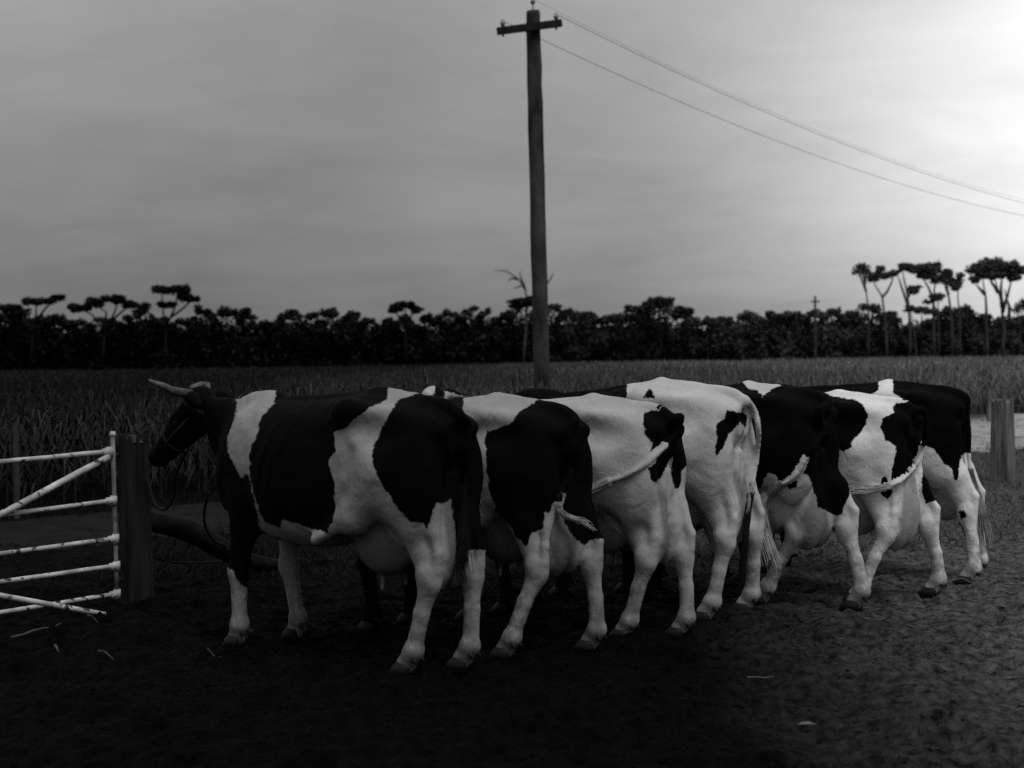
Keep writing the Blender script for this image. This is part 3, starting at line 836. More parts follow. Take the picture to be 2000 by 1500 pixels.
# sticks and straw on the mud
def stick(pxs, r, label, mat='stick', cat='stick', name='dry_stick', lift=0.015):
    P = []
    for (a, b) in pxs:
        g = on_ground(a, b, 0.0); P.append(np.array([g[0], g[1], float(yard_h(np.array(g[0]), np.array(g[1]))) + lift + random.uniform(0, .01)]))
    o0 = P[0].copy()
    o = MB().tube([p - o0 for p in P], list(np.linspace(r, r * .4, len(P))), 6).build(name, M[mat], None, True, loc=o0)
    return tag(o, label, cat)
stick([(22, 1252), (45, 1246), (64, 1241), (85, 1236), (105, 1231), (120, 1229)], .009, 'pale broken stick lying on the mud in front of the gate')
stick([(192, 1283), (205, 1281), (222, 1288)], .008, 'short pale twig on the mud below the gate post')
stick([(108, 1268), (111, 1278), (114, 1284)], .010, 'tiny upright pale splinter left of the short twig')
stick([(170, 1200), (180, 1212), (192, 1226)], .006, 'thin grey twig under the loose pipe end')
stick([(1835, 1165), (1855, 1150), (1880, 1147), (1905, 1154), (1930, 1153), (1942, 1144)], .006, 'long thin curved straw beside the hooves of the last two cows', 'straw', 'straw', 'straw_stalk', .03)
stick([(1764, 1127), (1785, 1125), (1805, 1124)], .005, 'short straight straw between the last two cows', 'straw', 'straw', 'straw_stalk', .03)
stick([(1460, 1335), (1475, 1329), (1495, 1334), (1512, 1330)], .004, 'small wisp of bent straw on the mud right of centre', 'straw', 'straw', 'straw_stalk')
stick([(405, 1267), (420, 1280), (445, 1284)], .004, 'thin curved straw in front of the first cow\'s front hoof', 'stick', 'straw', 'straw_stalk')
stick([(470, 1275), (490, 1276), (510, 1277)], .004, 'thin straight straw beside the first cow\'s front hoof', 'stick', 'straw', 'straw_stalk')
stick([(1700, 1300), (1722, 1287), (1740, 1272)], .004, 'faint bent straw on the open mud at the lower right', 'stick', 'straw', 'straw_stalk')
# a dry leaf
g = on_ground(1576, 1420); z = float(yard_h(np.array(g[0]), np.array(g[1]))) + .025
me = mesh_from('dry_leaf', [(-.042, 0, 0), (-.015, .014, .008), (-.015, -.014, .005), (.012, .015, .01), (.012, -.013, .006), (.04, .003, -.002)],
               [(0, 2, 1), (1, 2, 4, 3), (3, 4, 5)], M['straw'])
tag(obj('dry_leaf', me, None, (g[0], g[1], z)), 'single pale dry leaf on the mud near the bottom edge', 'leaf')

# ------------------------------------------------------------------ cows
class Field:
    def __init__(s, lo, hi, res):
        s.lo = np.array(lo, float); s.res = res
        s.n = np.ceil((np.array(hi) - s.lo) / res).astype(int) + 1
        s.F = np.full(s.n, 1.0, np.float32)
        s.ax = [(s.lo[i_] + np.arange(s.n[i_]) * res).astype(np.float32) for i_ in range(3)]
    def sl(s, lo, hi):
        a = np.clip(np.floor((np.array(lo) - s.lo) / s.res).astype(int), 0, s.n - 1)
        b = np.clip(np.ceil((np.array(hi) - s.lo) / s.res).astype(int) + 1, 1, s.n)
        return tuple(slice(int(a[i_]), int(max(b[i_], a[i_] + 1))) for i_ in range(3))
    def coords(s, S):
        return s.ax[0][S[0]][:, None, None], s.ax[1][S[1]][None, :, None], s.ax[2][S[2]][None, None, :]
    def join(s, S, d, k, op='u'):
        A = s.F[S]
        if op == 'u':
            if k > 0:
                h = np.maximum(k - np.abs(A - d), 0) / k
                s.F[S] = np.minimum(A, d) - h * h * k * 0.25
            else: s.F[S] = np.minimum(A, d)
        else:
            h = np.maximum(k - np.abs(A + d), 0) / k
            s.F[S] = np.maximum(A, -d) + h * h * k * 0.25
    def cap(s, a, b, ra, rb, k=0.03, sq=(1, 1, 1), op='u'):
        a, b = np.array(a, float), np.array(b, float); m = max(ra, rb) / min(min(sq), 1) + k + 0.03
        S = s.sl(np.minimum(a, b) - m, np.maximum(a, b) + m); X, Y, Z = s.coords(S)
        ab = b - a; L2 = float(ab @ ab) + 1e-9
        t = np.clip(((X - a[0]) * ab[0] + (Y - a[1]) * ab[1] + (Z - a[2]) * ab[2]) / L2, 0, 1)
        d = np.sqrt(((X - a[0] - t * ab[0]) * sq[0]) ** 2 + ((Y - a[1] - t * ab[1]) * sq[1]) ** 2 + ((Z - a[2] - t * ab[2]) * sq[2]) ** 2)
        s.join(S, (d - (ra + (rb - ra) * t)).astype(np.float32), k, op)
    def ell(s, c, r, k=0.04, rx=0.0, ry=0.0, op='u'):
        """ellipsoid, rotated by rx about x then ry about y (degrees)"""
        c = np.array(c, float); r = tuple(r); m = max(r) + k + 0.03
        S = s.sl(c - m, c + m); X, Y, Z = s.coords(S)
        x, y, z = X - c[0], Y - c[1], Z - c[2]
        if ry:
            cs, sn = math.cos(R(ry)), math.sin(R(ry)); x, z = x * cs - z * sn, x * sn + z * cs
        if rx:
            cs, sn = math.cos(R(rx)), math.sin(R(rx)); y, z = y * cs + z * sn, -y * sn + z * cs
        k0 = np.sqrt((x / r[0]) ** 2 + (y / r[1]) ** 2 + (z / r[2]) ** 2)
        k1 = np.sqrt((x / r[0] ** 2) ** 2 + (y / r[1] ** 2) ** 2 + (z / r[2] ** 2) ** 2) + 1e-6
        s.join(S, (k0 * (k0 - 1) / k1).astype(np.float32), k, op)
    def torso(s, tab, k=0.0):
        tab = np.array(tab, float); x = s.ax[0]
        def sm(col):
            v = np.interp(x, tab[:, 0], tab[:, col])
            w = max(3, int(0.09 / s.res)); ker = np.hanning(w + 2)[1:-1]; ker /= ker.sum()
            return np.convolve(np.pad(v, w, mode='edge'), ker, 'same')[w:-w]
        top, bot, w, zm, p = [sm(i_)[:, None, None] for i_ in range(1, 6)]
        S = s.sl((tab[0, 0], -.5, 0), (tab[-1, 0], .5, 1.6)); X, Y, Z = s.coords(S)
        top, bot, w, zm, p = [q[S[0]] for q in (top, bot, w, zm, p)]
        u = np.abs(Y) / w
        v = np.where(Z > zm, (Z - zm) / (top - zm), (zm - Z) / (zm - bot))
        f = (u ** p + v ** p) ** (1 / p)
        d = (f - 1) * np.minimum(w, (top - bot) * .5)
        x0, x1 = tab[0, 0], tab[-1, 0]
        d = np.maximum(d, np.maximum(x0 - X, X - x1))
        s.join(S, d.astype(np.float32), k)
    def sample(s, p):
        i_ = np.round((np.asarray(p) - s.lo) / s.res).astype(int)
        if (i_ < 0).any() or (i_ >= s.n).any(): return 1.0
        return float(s.F[tuple(i_)])
    def mesh(s):
        F = s.F; nx, ny, nz = F.shape
        ins = F < 0
        c = [F[i_:nx - 1 + i_, j:ny - 1 + j, k:nz - 1 + k] for i_ in (0, 1) for j in (0, 1) for k in (0, 1)]
        cnt = sum((q < 0).astype(np.int8) for q in c)
        act = (cnt > 0) & (cnt < 8)
        ids = np.full(act.shape, -1, np.int64); idx = np.argwhere(act); ids[act] = np.arange(len(idx))
        vals = np.stack([q[act] for q in c], 1).astype(np.float64)     # order ijk
        off8 = np.array([(i_, j, k) for i_ in (0, 1) for j in (0, 1) for k in (0, 1)], float)
        acc = np.zeros((len(idx), 3)); n_ = np.zeros(len(idx))
        for a_ in range(8):
            for b_ in range(a_ + 1, 8):
                if np.abs(off8[a_] - off8[b_]).sum() != 1: continue
                va, vb = vals[:, a_], vals[:, b_]
                cr = (va < 0) != (vb < 0)
                t = np.where(cr, va / np.where(cr, va - vb, 1), 0)
                acc += np.where(cr[:, None], off8[a_] + (off8[b_] - off8[a_]) * t[:, None], 0); n_ += cr
        V = s.lo + (idx + acc / n_[:, None]) * s.res
        Q = []
        for ax in range(3):
            sl0 = [slice(None)] * 3; sl1 = [slice(None)] * 3
            sl0[ax] = slice(0, -1); sl1[ax] = slice(1, None)
            a_, b_ = ins[tuple(sl0)], ins[tuple(sl1)]
            ch = np.argwhere(a_ != b_)
            o1, o2 = [(1, 2), (2, 0), (0, 1)][ax]
            ok = (ch[:, o1] > 0) & (ch[:, o2] > 0) & (ch[:, o1] < ids.shape[o1]) & (ch[:, o2] < ids.shape[o2])
            ch = ch[ok]
            flip = ~a_[tuple(ch.T)]
            e = np.zeros((4, 3), int); e[1, o1] = -1; e[2, o1] = -1; e[2, o2] = -1; e[3, o2] = -1
            q = np.stack([ids[tuple((ch + e[k]).T)] for k in range(4)], 1)
            q[flip] = q[flip][:, ::-1]
            Q.append(q)
        Q = np.concatenate(Q); Q = Q[(Q >= 0).all(1)]
        return V, Q

def poly_sd(P, polys, scale):
    """signed distance (metres, positive inside) of picture points to a set of outlines"""
    x, y = P
    best = np.full(x.shape, -9.0)
    for poly in polys:
        A = np.array(poly, float); B = np.roll(A, -1, 0)
        dmin = np.full(x.shape, 1e9); inside = np.zeros(x.shape, bool)
        for (ax_, ay), (bx_, by) in zip(A, B):
            dx, dy = bx_ - ax_, by - ay
            t = np.clip(((x - ax_) * dx + (y - ay) * dy) / (dx * dx + dy * dy + 1e-9), 0, 1)
            dmin = np.minimum(dmin, (x - ax_ - t * dx) ** 2 + (y - ay - t * dy) ** 2)
            if ay != by:
                cr = ((ay > y) != (by > y)) & (x < (bx_ - ax_) * (y - ay) / (by - ay) + ax_)
                inside ^= cr
        d = np.sqrt(dmin) * scale
        best = np.maximum(best, np.where(inside, d, -d))
    return best

def hoof_mesh():
    mb = MB()
    for sd in (1, -1):
        c = 0.024 * sd
        lv = [(0.0, .050, .026), (.035, .046, .025), (.062, .030, .021)]
        V = []
        for z, l, w in lv:
            for k in range(10):
                a = 2 * math.pi * k / 10
                ex = math.cos(a); ey = math.sin(a)
                fx = (1.25 if ex > 0 else .85) * (1 - .25 * ex * abs(ey))
                V.append((ex * l * fx - z * .35 + .012, c + ey * w - (0.004 * sd if ex > .5 else 0), z - .012))
        Fc = [tuple(range(10))[::-1], tuple(range(20, 30))]
        Fc += [(i_ * 10 + k, i_ * 10 + (k + 1) % 10, (i_ + 1) * 10 + (k + 1) % 10, (i_ + 1) * 10 + k) for i_ in (0, 1) for k in range(10)]
        mb.add(V, Fc)
    for sd in (1, -1):                       # dew claws
        mb.tube([(-.062, .022 * sd, .075), (-.078, .024 * sd, .055)], [.013, .007], 6)
    return mesh_from('hoof', np.concatenate(mb.V), mb.F, M['hoof'], True)
HOOF = hoof_mesh()

def build_cow(spec):
    S = spec['S']; res = spec.get('res', .0125)
    hL, hR = on_ground(*spec['hL']), on_ground(*spec['hR'])
    hd = R(spec['head'])                      # heading: degrees from +Y towards the left
    h = np.array([-math.sin(hd), math.cos(hd), 0]); l = np.array([-h[1], h[0], 0])
    mid = (hL + hR) / 2
    O = mid - h * (0.13 * S + spec.get('fwd', 0)) + l * spec.get('lat', 0); O[2] = 0
    Rm = np.stack([h, l, [0, 0, 1]], 1)       # local -> world
    loc = lambda w: (np.asarray(w, float) - O) @ Rm
    W = lambda p: np.asarray(p, float) @ Rm.T + O
    feet = []
    for g in (hL, hR):
        p = loc(g); p[2] = 0; feet.append(p)
    fr = spec.get('front')
    if fr: ffeet = [loc(on_ground(*fr[0])), loc(on_ground(*fr[1]))]
    else: ffeet = [np.array([1.30 * S + .04, .15, 0]), np.array([1.36 * S - .05, -.15, 0])]
    F = Field((-.34, -.50, -.02), (2.45 * S, .50, 1.62 * S), res)
    wd = spec.get('wd', 1.0)                  # barrel width factor
    f = lambda *v: tuple(q * S for q in v)
    # trunk:  x     top   bot   w     zm    p
    T = [(-.02, 1.235, 1.06, .085, 1.15, 2.2), (.06, 1.285, .92, .165, 1.12, 2.2), (.18, 1.325, .80, .215, 1.08, 2.2), (.34, 1.352, .72, .235, 1.05, 2.3),
         (.50, 1.362, .66, .262, 1.02, 2.5), (.64, 1.345, .60, .275, .96, 2.4), (.82, 1.325, .555, .31, .92, 2.3), (1.0, 1.315, .55, .325, .93, 2.25),
         (1.16, 1.32, .56, .295, .95, 2.2), (1.32, 1.335, .60, .235, .98, 2.1), (1.46, 1.30, .66, .19, 1.0, 2.0), (1.58, 1.25, .78, .13, 1.02, 2.0), (1.66, 1.20, .92, .07, 1.05, 2.0)]
    T = [(a * S, b * S, c * S, w * S * (wd if .55 < a < 1.4 else 1), zm * S, p) for a, b, c, w, zm, p in T]
    wl_ = spec.get('low', 0.0)
    T = [(a, b - wl_ * min(max((a / S - .7) / .4, 0), 1), c, w, zm, p) for a, b, c, w, zm, p in T]
    F.torso(T)
    # pelvis and back
    for sd in (1, -1):
        F.ell(f(.53, .222 * sd, 1.272), f(.07, .045, .038), .075)          # hook bone
        F.cap(f(.50, .23 * sd, 1.27), f(.06, .125 * sd, 1.20), .05 * S, .045 * S, .07)
        F.ell(f(.01, .118 * sd, 1.185), f(.045, .036, .04), .045)          # pin bone
        F.ell(f(.29, .165 * sd, 1.00), f(.21, .118, .26), .08, ry=8)      # thigh
        F.ell(f(.12, .155 * sd, .92), f(.135, .10, .28), .06, ry=-6)        # back of the thigh
        F.cap(f(.30, .20 * sd, .98), f(.46, .235 * sd, .74), .12 * S, .075 * S, .07)   # to the stifle
        F.cap(f(.47, .235 * sd, .76), f(.72, .25 * sd, .62), .035 * S, .02 * S, .09)    # flank fold
        F.ell(f(1.40, .175 * sd, .98), f(.13, .075, .27), .08, ry=-12)     # shoulder
        F.cap(f(1.32, .17 * sd, .82), f(1.34, .165 * sd, .66), .095 * S, .07 * S, .06)
        F.ell(f(.70, .345 * sd, 1.19), f(.12, .05, .075), .08, op='s')       # hollow before the hook bone
        F.ell(f(.27, .268 * sd, 1.19), f(.15, .045, .07), .07, op='s')      # hollow between hook and pin
    for sd in (1, -1):
        F.cap(f(.47, .30 * sd, 1.08), f(.56, .33 * sd, .84), .035 * S, .04 * S, .05, op='s')      # groove before the stifle
    F.cap(f(.12, 0, 1.30), f(.50, 0, 1.345), .03 * S, .035 * S, .05)
    F.cap(f(.5, 0, 1.338), np.array(f(1.25, 0, 1.30)) - (0, 0, wl_), .025 * S, .025 * S, .05)
    F.ell(np.array(f(1.36, 0, 1.305)) - (0, 0, wl_), f(.14, .06, .055), .06)                        # withers
    F.ell(f(-.005, 0, 1.02), f(.05, .022, .2), .03, op='s')                 # cleft between the thighs
    F.ell(f(.01, 0, 1.11), f(.03, .025, .05), .03)                           # vulva
    F.cap(f(1.50, 0, .80), f(1.62, 0, .90), .10 * S, .06 * S, .08, sq=(1, 1.4, 1))   # brisket
    # hind legs
    hz = spec.get('hock', .50)
    legsegs = []
    for k, (sd, p) in enumerate(((1, feet[0]), (-1, feet[1]))):
        hx_ = -.005 * S + .45 * (p[0] - .13 * S) + spec.get('hockx', (0, 0))[k]; hy_ = sd * .115 * S * .45 + p[1] * .55
        hy_ += spec.get('hocky', (0, 0))[k]
        H_ = np.array([hx_ + .035, hy_, hz * S])
        G_ = H_ + (.085 * S, .006 * sd, .23 * S)
        legsegs += [(np.array(f(.28, .172 * sd, .88)), G_, .15 * S), (G_, H_, .105 * S), (H_, p, .1 * S), (np.array(f(.06, .15 * sd, .9)), H_ + (-.05, 0, .1), .07 * S)]
        F.cap(f(.28, .172 * sd, .88), G_, .132 * S, .083 * S, .055, sq=(1, 1.3, 1))
        F.cap(G_, H_ + (.015, 0, .03), .083 * S, .052 * S, .03, sq=(.92, 1.3, 1))                                   # gaskin
        F.cap(f(.055, .135 * sd, .86), H_ + (-.058 * S, 0, .10 * S), .055 * S, .019 * S, .03)                          # achilles tendon
        F.cap(H_ + (-.058 * S, 0, .10 * S), H_ + (-.045 * S, 0, .02), .023 * S, .032 * S, .022)                        # point of the hock
        F.ell(H_ + (.004, .020 * S, .0), (.050 * S, .036 * S, .052 * S), .02); F.ell(H_ + (.004, -.020 * S, -.01), (.050 * S, .036 * S, .052 * S), .02)
        F.ell(H_ + (-.002, 0, -.03), (.064 * S, .046 * S, .075 * S), .03)
        ft = np.array([p[0] - .055 * S, p[1], .125 * S])
        F.cap(H_ + (-.004, 0, -.05), H_ * .45 + ft * .55 + (-.008, 0, .01), .052 * S, .036 * S, .03, sq=(.92, 1.2, 1))
        F.cap(H_ * .45 + ft * .55 + (-.028, 0, .01), ft + (-.014, 0, .02), .020 * S, .022 * S, .012)                    # flexor tendon
        F.cap(H_ * .45 + ft * .55 + (-.006, 0, .01), ft, .035 * S, .041 * S, .025, sq=(.95, 1.08, 1))
        F.ell(ft + (0, 0, -.004), (.048 * S, .047 * S, .044 * S), .025)
        F.cap(ft, np.array([p[0] - .005, p[1], .052 * S]), .042 * S, .049 * S, .025)
    # front legs
    for sd, p in ((1, ffeet[0]), (-1, ffeet[1])):
        kn = np.array([p[0] * .5 + (1.335 * S) * .5 + .015, p[1] * .8 + sd * .03, .40 * S])
        F.cap(f(1.33, .165 * sd, .70), kn + (0, 0, .03), .080 * S, .050 * S, .05)
        F.ell(kn, (.056 * S, .054 * S, .068 * S), .03)
        ft = np.array([p[0] - .03, p[1], .12 * S])
        F.cap(kn, ft, .045 * S, .039 * S, .03)
        F.ell(ft, (.049 * S, .05 * S, .046 * S), .025)
        F.cap(ft, np.array([p[0] - .005, p[1], .05 * S]), .040 * S, .048 * S, .025)
    # udder
    ud = spec.get('udder', 1.0); ux = spec.get('udx', 0.0)
    ub = .62 - .06 * (ud - 1)
    for sd in (1, -1):
        F.ell(f(.095 + ux, .062 * sd, ub + .01), f(.125, .076 * ud, .215 * ud), .014)
        F.ell(f(.40 + ux, .075 * sd, ub + .02), f(.20, .10 * ud, .17 * ud), .05)
        for tx_ in (.15, .42):
            F.cap(f(tx_ + ux, .075 * sd, ub - .15 * ud), f(tx_ + ux, .085 * sd, ub - .20 * ud - .02), .016 * S, .011 * S, .02)
    F.cap(f(.02, .02, .96), f(.05, .045, .74), .022 * S, .06 * S, .02); F.cap(f(.02, -.02, .96), f(.05, -.045, .74), .022 * S, .06 * S, .02)
    ude = [(f(.095 + ux, .062 * sd, ub + .01), f(.125, .076 * ud, .215 * ud)) for sd in (1, -1)] + [(f(.40 + ux, .075 * sd, ub + .02), f(.20, .10 * ud, .17 * ud)) for sd in (1, -1)]
    # neck and head
    P0 = np.array(spec.get('poll', (1.95, 0, 1.22))) * (S, 1, S); M0 = np.array(spec.get('muzzle', (2.22, .02, .86))) * (S, 1, S)
    e1 = M0 - P0; e1 /= np.linalg.norm(e1)
    e2 = np.cross([0, 0, 1.0], e1 * (1, 1, 0)); e2 /= np.linalg.norm(e2); e3 = np.cross(e1, e2)
    if e3[2] < 0 and abs(e3[2]) > .05: pass
    fr_ = lambda a_, b_, c_: P0 + (e1 * a_ + e2 * b_ + e3 * c_) * S
    nk = P0 + (e1 * .05 - e3 * .07) * S
    F.cap(f(1.45, 0, 1.16), nk * .5 + np.array(f(1.45, 0, 1.16)) * .5, .13 * S, .10 * S, .09, sq=(1, 1.35, 1))
    F.cap(nk * .5 + np.array(f(1.45, 0, 1.16)) * .5, nk, .10 * S, .085 * S, .06, sq=(1, 1.3, 1))
    F.cap(f(1.50, 0, .97), nk * .55 + np.array(f(1.50, 0, .95)) * .45 + (0, 0, -.03), .13 * S, .085 * S, .09, sq=(1, 1.7, 1))
    F.cap(f(1.56, 0, .84), nk * .5 + np.array(f(1.50, 0, .90)) * .5 + (0, 0, -.08), .07 * S, .035 * S, .07, sq=(1, 2.2, 1))   # dewlap
    F.cap(fr_(.0, 0, -.045), fr_(.20, 0, -.065), .075 * S, .088 * S, .04)
    F.cap(fr_(.0, .045, -.03), fr_(.15, .062, -.055), .045 * S, .05 * S, .04); F.cap(fr_(.0, -.045, -.03), fr_(.15, -.062, -.055), .045 * S, .05 * S, .04)
    F.cap(fr_(.17, 0, -.06), fr_(.42, 0, -.06), .082 * S, .056 * S, .04)
    F.cap(fr_(.12, 0, -.135), fr_(.38, 0, -.105), .062 * S, .04 * S, .04)
    F.ell(fr_(.45, 0, -.065), (.062 * S,) * 3, .03)
    for sd in (1, -1):
        F.cap(fr_(.02, .08 * sd, -.05), fr_(-.03, .135 * sd, -.06), .024 * S, .036 * S, .02)
        F.cap(fr_(-.03, .135 * sd, -.06), fr_(-.07, .19 * sd, -.15), .036 * S, .016 * S, .02)
        F.ell(fr_(.50, .03 * sd, -.045), (.014 * S,) * 3, .01, op='s')
        F.ell(fr_(.175, .098 * sd, -.05), (.016 * S,) * 3, .012, op='s')
    # skin: ribs and slow lumps
    X, Y, Z = F.ax[0][:, None, None], F.ax[1][None, :, None], F.ax[2][None, None, :]
    win = np.exp(-((X - 1.0 * S) / .22) ** 2) * np.exp(-((Z - 1.0 * S) / .18) ** 2)
    F.F += (.0045 * np.sin((X + .35 * (Z - 1) * np.sign(1)) * 62) * win).astype(np.float32)
    F.F += (.0035 * np.sin(X * 19 + 2 * np.sin(Z * 13) + spec['id']) * np.sin(Y * 23 + 1.7 * np.sin(X * 11)) * np.sin(Z * 17 + spec['id'] * 2) * np.clip((Z - .35) / .3, .25, 1)).astype(np.float32)
    lump = np.sin(X * 41 + 3 * np.sin(Z * 21 + spec['id'])) * np.sin(Y * 37 + 2 * np.sin(X * 17)) * np.sin(Z * 33 + 2 * np.sin(Y * 19))
    F.F += (.0018 * lump * np.clip((Z - .5) / .2, 0, 1)).astype(np.float32)
    # tail
    tp = [np.array(f(.16, 0, 1.300)), np.array(f(.05, 0, 1.290)), np.array(f(-.025, 0, 1.245))]
    n_fix = len(tp)
    cl = (CP - O) @ Rm
    last_t = None
    for (a_, b_) in spec['tail']:
        d = ray(a_, b_) @ Rm
        hit = None
        for t in np.arange(4.5, 11.5, .008):
            if F.sample(cl + d * t) < .012: hit = t - .006; break
        if spec.get('tailfree') or hit is None or (last_t and abs(hit - last_t) > .35): hit = last_t if last_t else np.linalg.norm(tp[-1] - cl)
        last_t = hit
        tp.append(cl + d * hit)
    r0, r1 = .023 * S, .008
    tl = len(tp)
    # smooth the path
    tp = np.array(tp)
    dense_ = []
    for i_ in range(tl - 1):
        p0, p1, p2, p3 = tp[max(i_ - 1, 0)], tp[i_], tp[i_ + 1], tp[min(i_ + 2, tl - 1)]
        for t in np.linspace(0, 1, 5)[:-1]:
            dense_.append(.5 * ((2 * p1) + (-p0 + p2) * t + (2 * p0 - 5 * p1 + 4 * p2 - p3) * t * t + (-p0 + 3 * p1 - 3 * p2 + p3) * t ** 3))
    dense_.append(tp[-1]); dense_ = np.array(dense_)
    nD = len(dense_)
    for i_ in range(nD - 1):
        ra = r0 + (r1 - r0) * i_ / nD + .008 * max(0, 1 - i_ / (.35 * nD)); rb = r0 + (r1 - r0) * (i_ + 1) / nD + .008 * max(0, 1 - (i_ + 1) / (.35 * nD))
        F.cap(dense_[i_], dense_[i_ + 1], ra, rb, .03 if i_ < 9 else .012)
    V, Q = F.mesh()
    # coat: patches laid out on the hide; low black ones stand in for shade
    Wp = V @ Rm.T + O
    pr = project(Wp)
    dist = np.linalg.norm(O + h * .6 - CP)
    sd_ = poly_sd(pr, spec['black'], dist / F_PX)
    # tail colour of its own
    td = np.full(len(V), 9.0); ti = np.zeros(len(V))
    for i_ in range(4, nD):
        q = np.linalg.norm(V - dense_[i_], axis=1) - (r0 + (r1 - r0) * i_ / nD)
        m_ = q < td; td[m_] = q[m_]; ti[m_] = i_ / nD
    on = td < .016
    tc_ = spec.get('tailblack', 0.0)          # black down to this share of the tail
    sd_[on] = np.where(ti[on] < tc_, .06, -.06)
    # head
    if spec.get('headblack', True):
        hx0 = np.linalg.norm(V - (P0 + M0) / 2, axis=1) < .42
        hx0 &= (V[:, 0] > 1.68 * S)
        sd_[hx0] = np.maximum(sd_[hx0], .05)
    if spec.get('white'):
        sd_ = np.minimum(sd_, -poly_sd(pr, spec['white'], dist / F_PX))
    sd_ = np.clip(sd_, -.08, .08)
    cow = empty('cow', tuple(O), math.atan2(h[1], h[0]))
    tag(cow, spec['label'], 'cow', 'dairy cows tied side by side in a row')
    me = mesh_from('body', V, Q, spec['mat'], True)
    at_ = me.attributes.new('patch', 'FLOAT', 'POINT'); at_.data.foreach_set('value', sd_.astype(np.float32))
    dm = np.full(len(V), 9.0)
    for c_, r_e in ude: dm = np.minimum(dm, np.sqrt((((V - c_) / r_e) ** 2).sum(1)))
    legd = np.ones(len(V))
    for a_, b_, r_ in legsegs:
        ab = b_ - a_; t = np.clip(((V - a_) @ ab) / (ab @ ab), 0, 1)
        dq = np.linalg.norm((V - a_ - t[:, None] * ab) * (1, .9, 1), axis=1) - r_
        legd = np.minimum(legd, np.clip((dq + .022) / .02, 0, 1))
    me.attributes.new('skin', 'FLOAT', 'POINT').data.foreach_set('value', (np.clip((1.42 - dm) / .22, 0, 1) * legd).astype(np.float32))
    obj('body', me, cow)
    for p in feet + ffeet:
        o = obj('hoof', HOOF, cow, (float(p[0]), float(p[1]), .012))
        o.scale = (S * 1.2, S * 1.2, S * 1.1)
    # tail switch: strands of long hair
    sw = spec.get('switch')
    if sw:
        r_ = np.random.default_rng(spec['id'] + 50); mb = MB()
        pth = []
        lt = last_t
        for (a_, b_) in sw:
            d = ray(a_, b_) @ Rm; pth.append(cl + d * (lt - .02))
        pth = np.array([dense_[-6], dense_[-2]] + pth)
        spread = spec.get('spread', .05)
        for k in range(spec.get('strands', 110)):
            o1 = r_.normal(size=3) * (.008, .008, .006); o2 = r_.normal(size=3) * spread * .5; ph = r_.uniform(0, 6.28, 3); wa = r_.uniform(.004, .012); ln = r_.uniform(.6, 1.06)
            P = []
            for j, q in enumerate(np.linspace(0, ln, 9)):
                u = min(q, 1.0) * (len(pth) - 1); i_ = min(int(u), len(pth) - 2); t = u - i_
                base = pth[i_] * (1 - t) + pth[i_ + 1] * t
                P.append(base + o1 * (1 - q) + o2 * q ** 1.1 * (1.15 - .35 * q) + np.sin(ph + q * 7) * wa * q)
            mb.tube(P, list(np.linspace(.003, .0012, 9)), 3, cap=False)
        mb.build('tail_switch', M[spec.get('hair', 'hair')], cow)
    for sd in (1, -1):
        me_ = MB(); c_ = fr_(.175, .088 * sd, -.05)
        ring = [(c_ + e2 * sd * z * S) for z in (-.016, -.010, 0, .010, .015)]
        me_.tube(ring, [.004, .013, .016, .012, .003], 10)
        me_.build('eye', M['eye'], cow, True)
    spec['_'] = dict(fr=fr_, S=S, cow=cow, W=W, loc=loc, O=O)
    return cow

CW = [coat_material('black_and_white_hide', w, .0018, d) for w, d in ((.31, .55), (.34, .6), (.44, .5), (.56, .4), (.58, .55), (.86, .5), (.86, .6))]  # whites stepped up cow by cow, painting in the brightening to the right

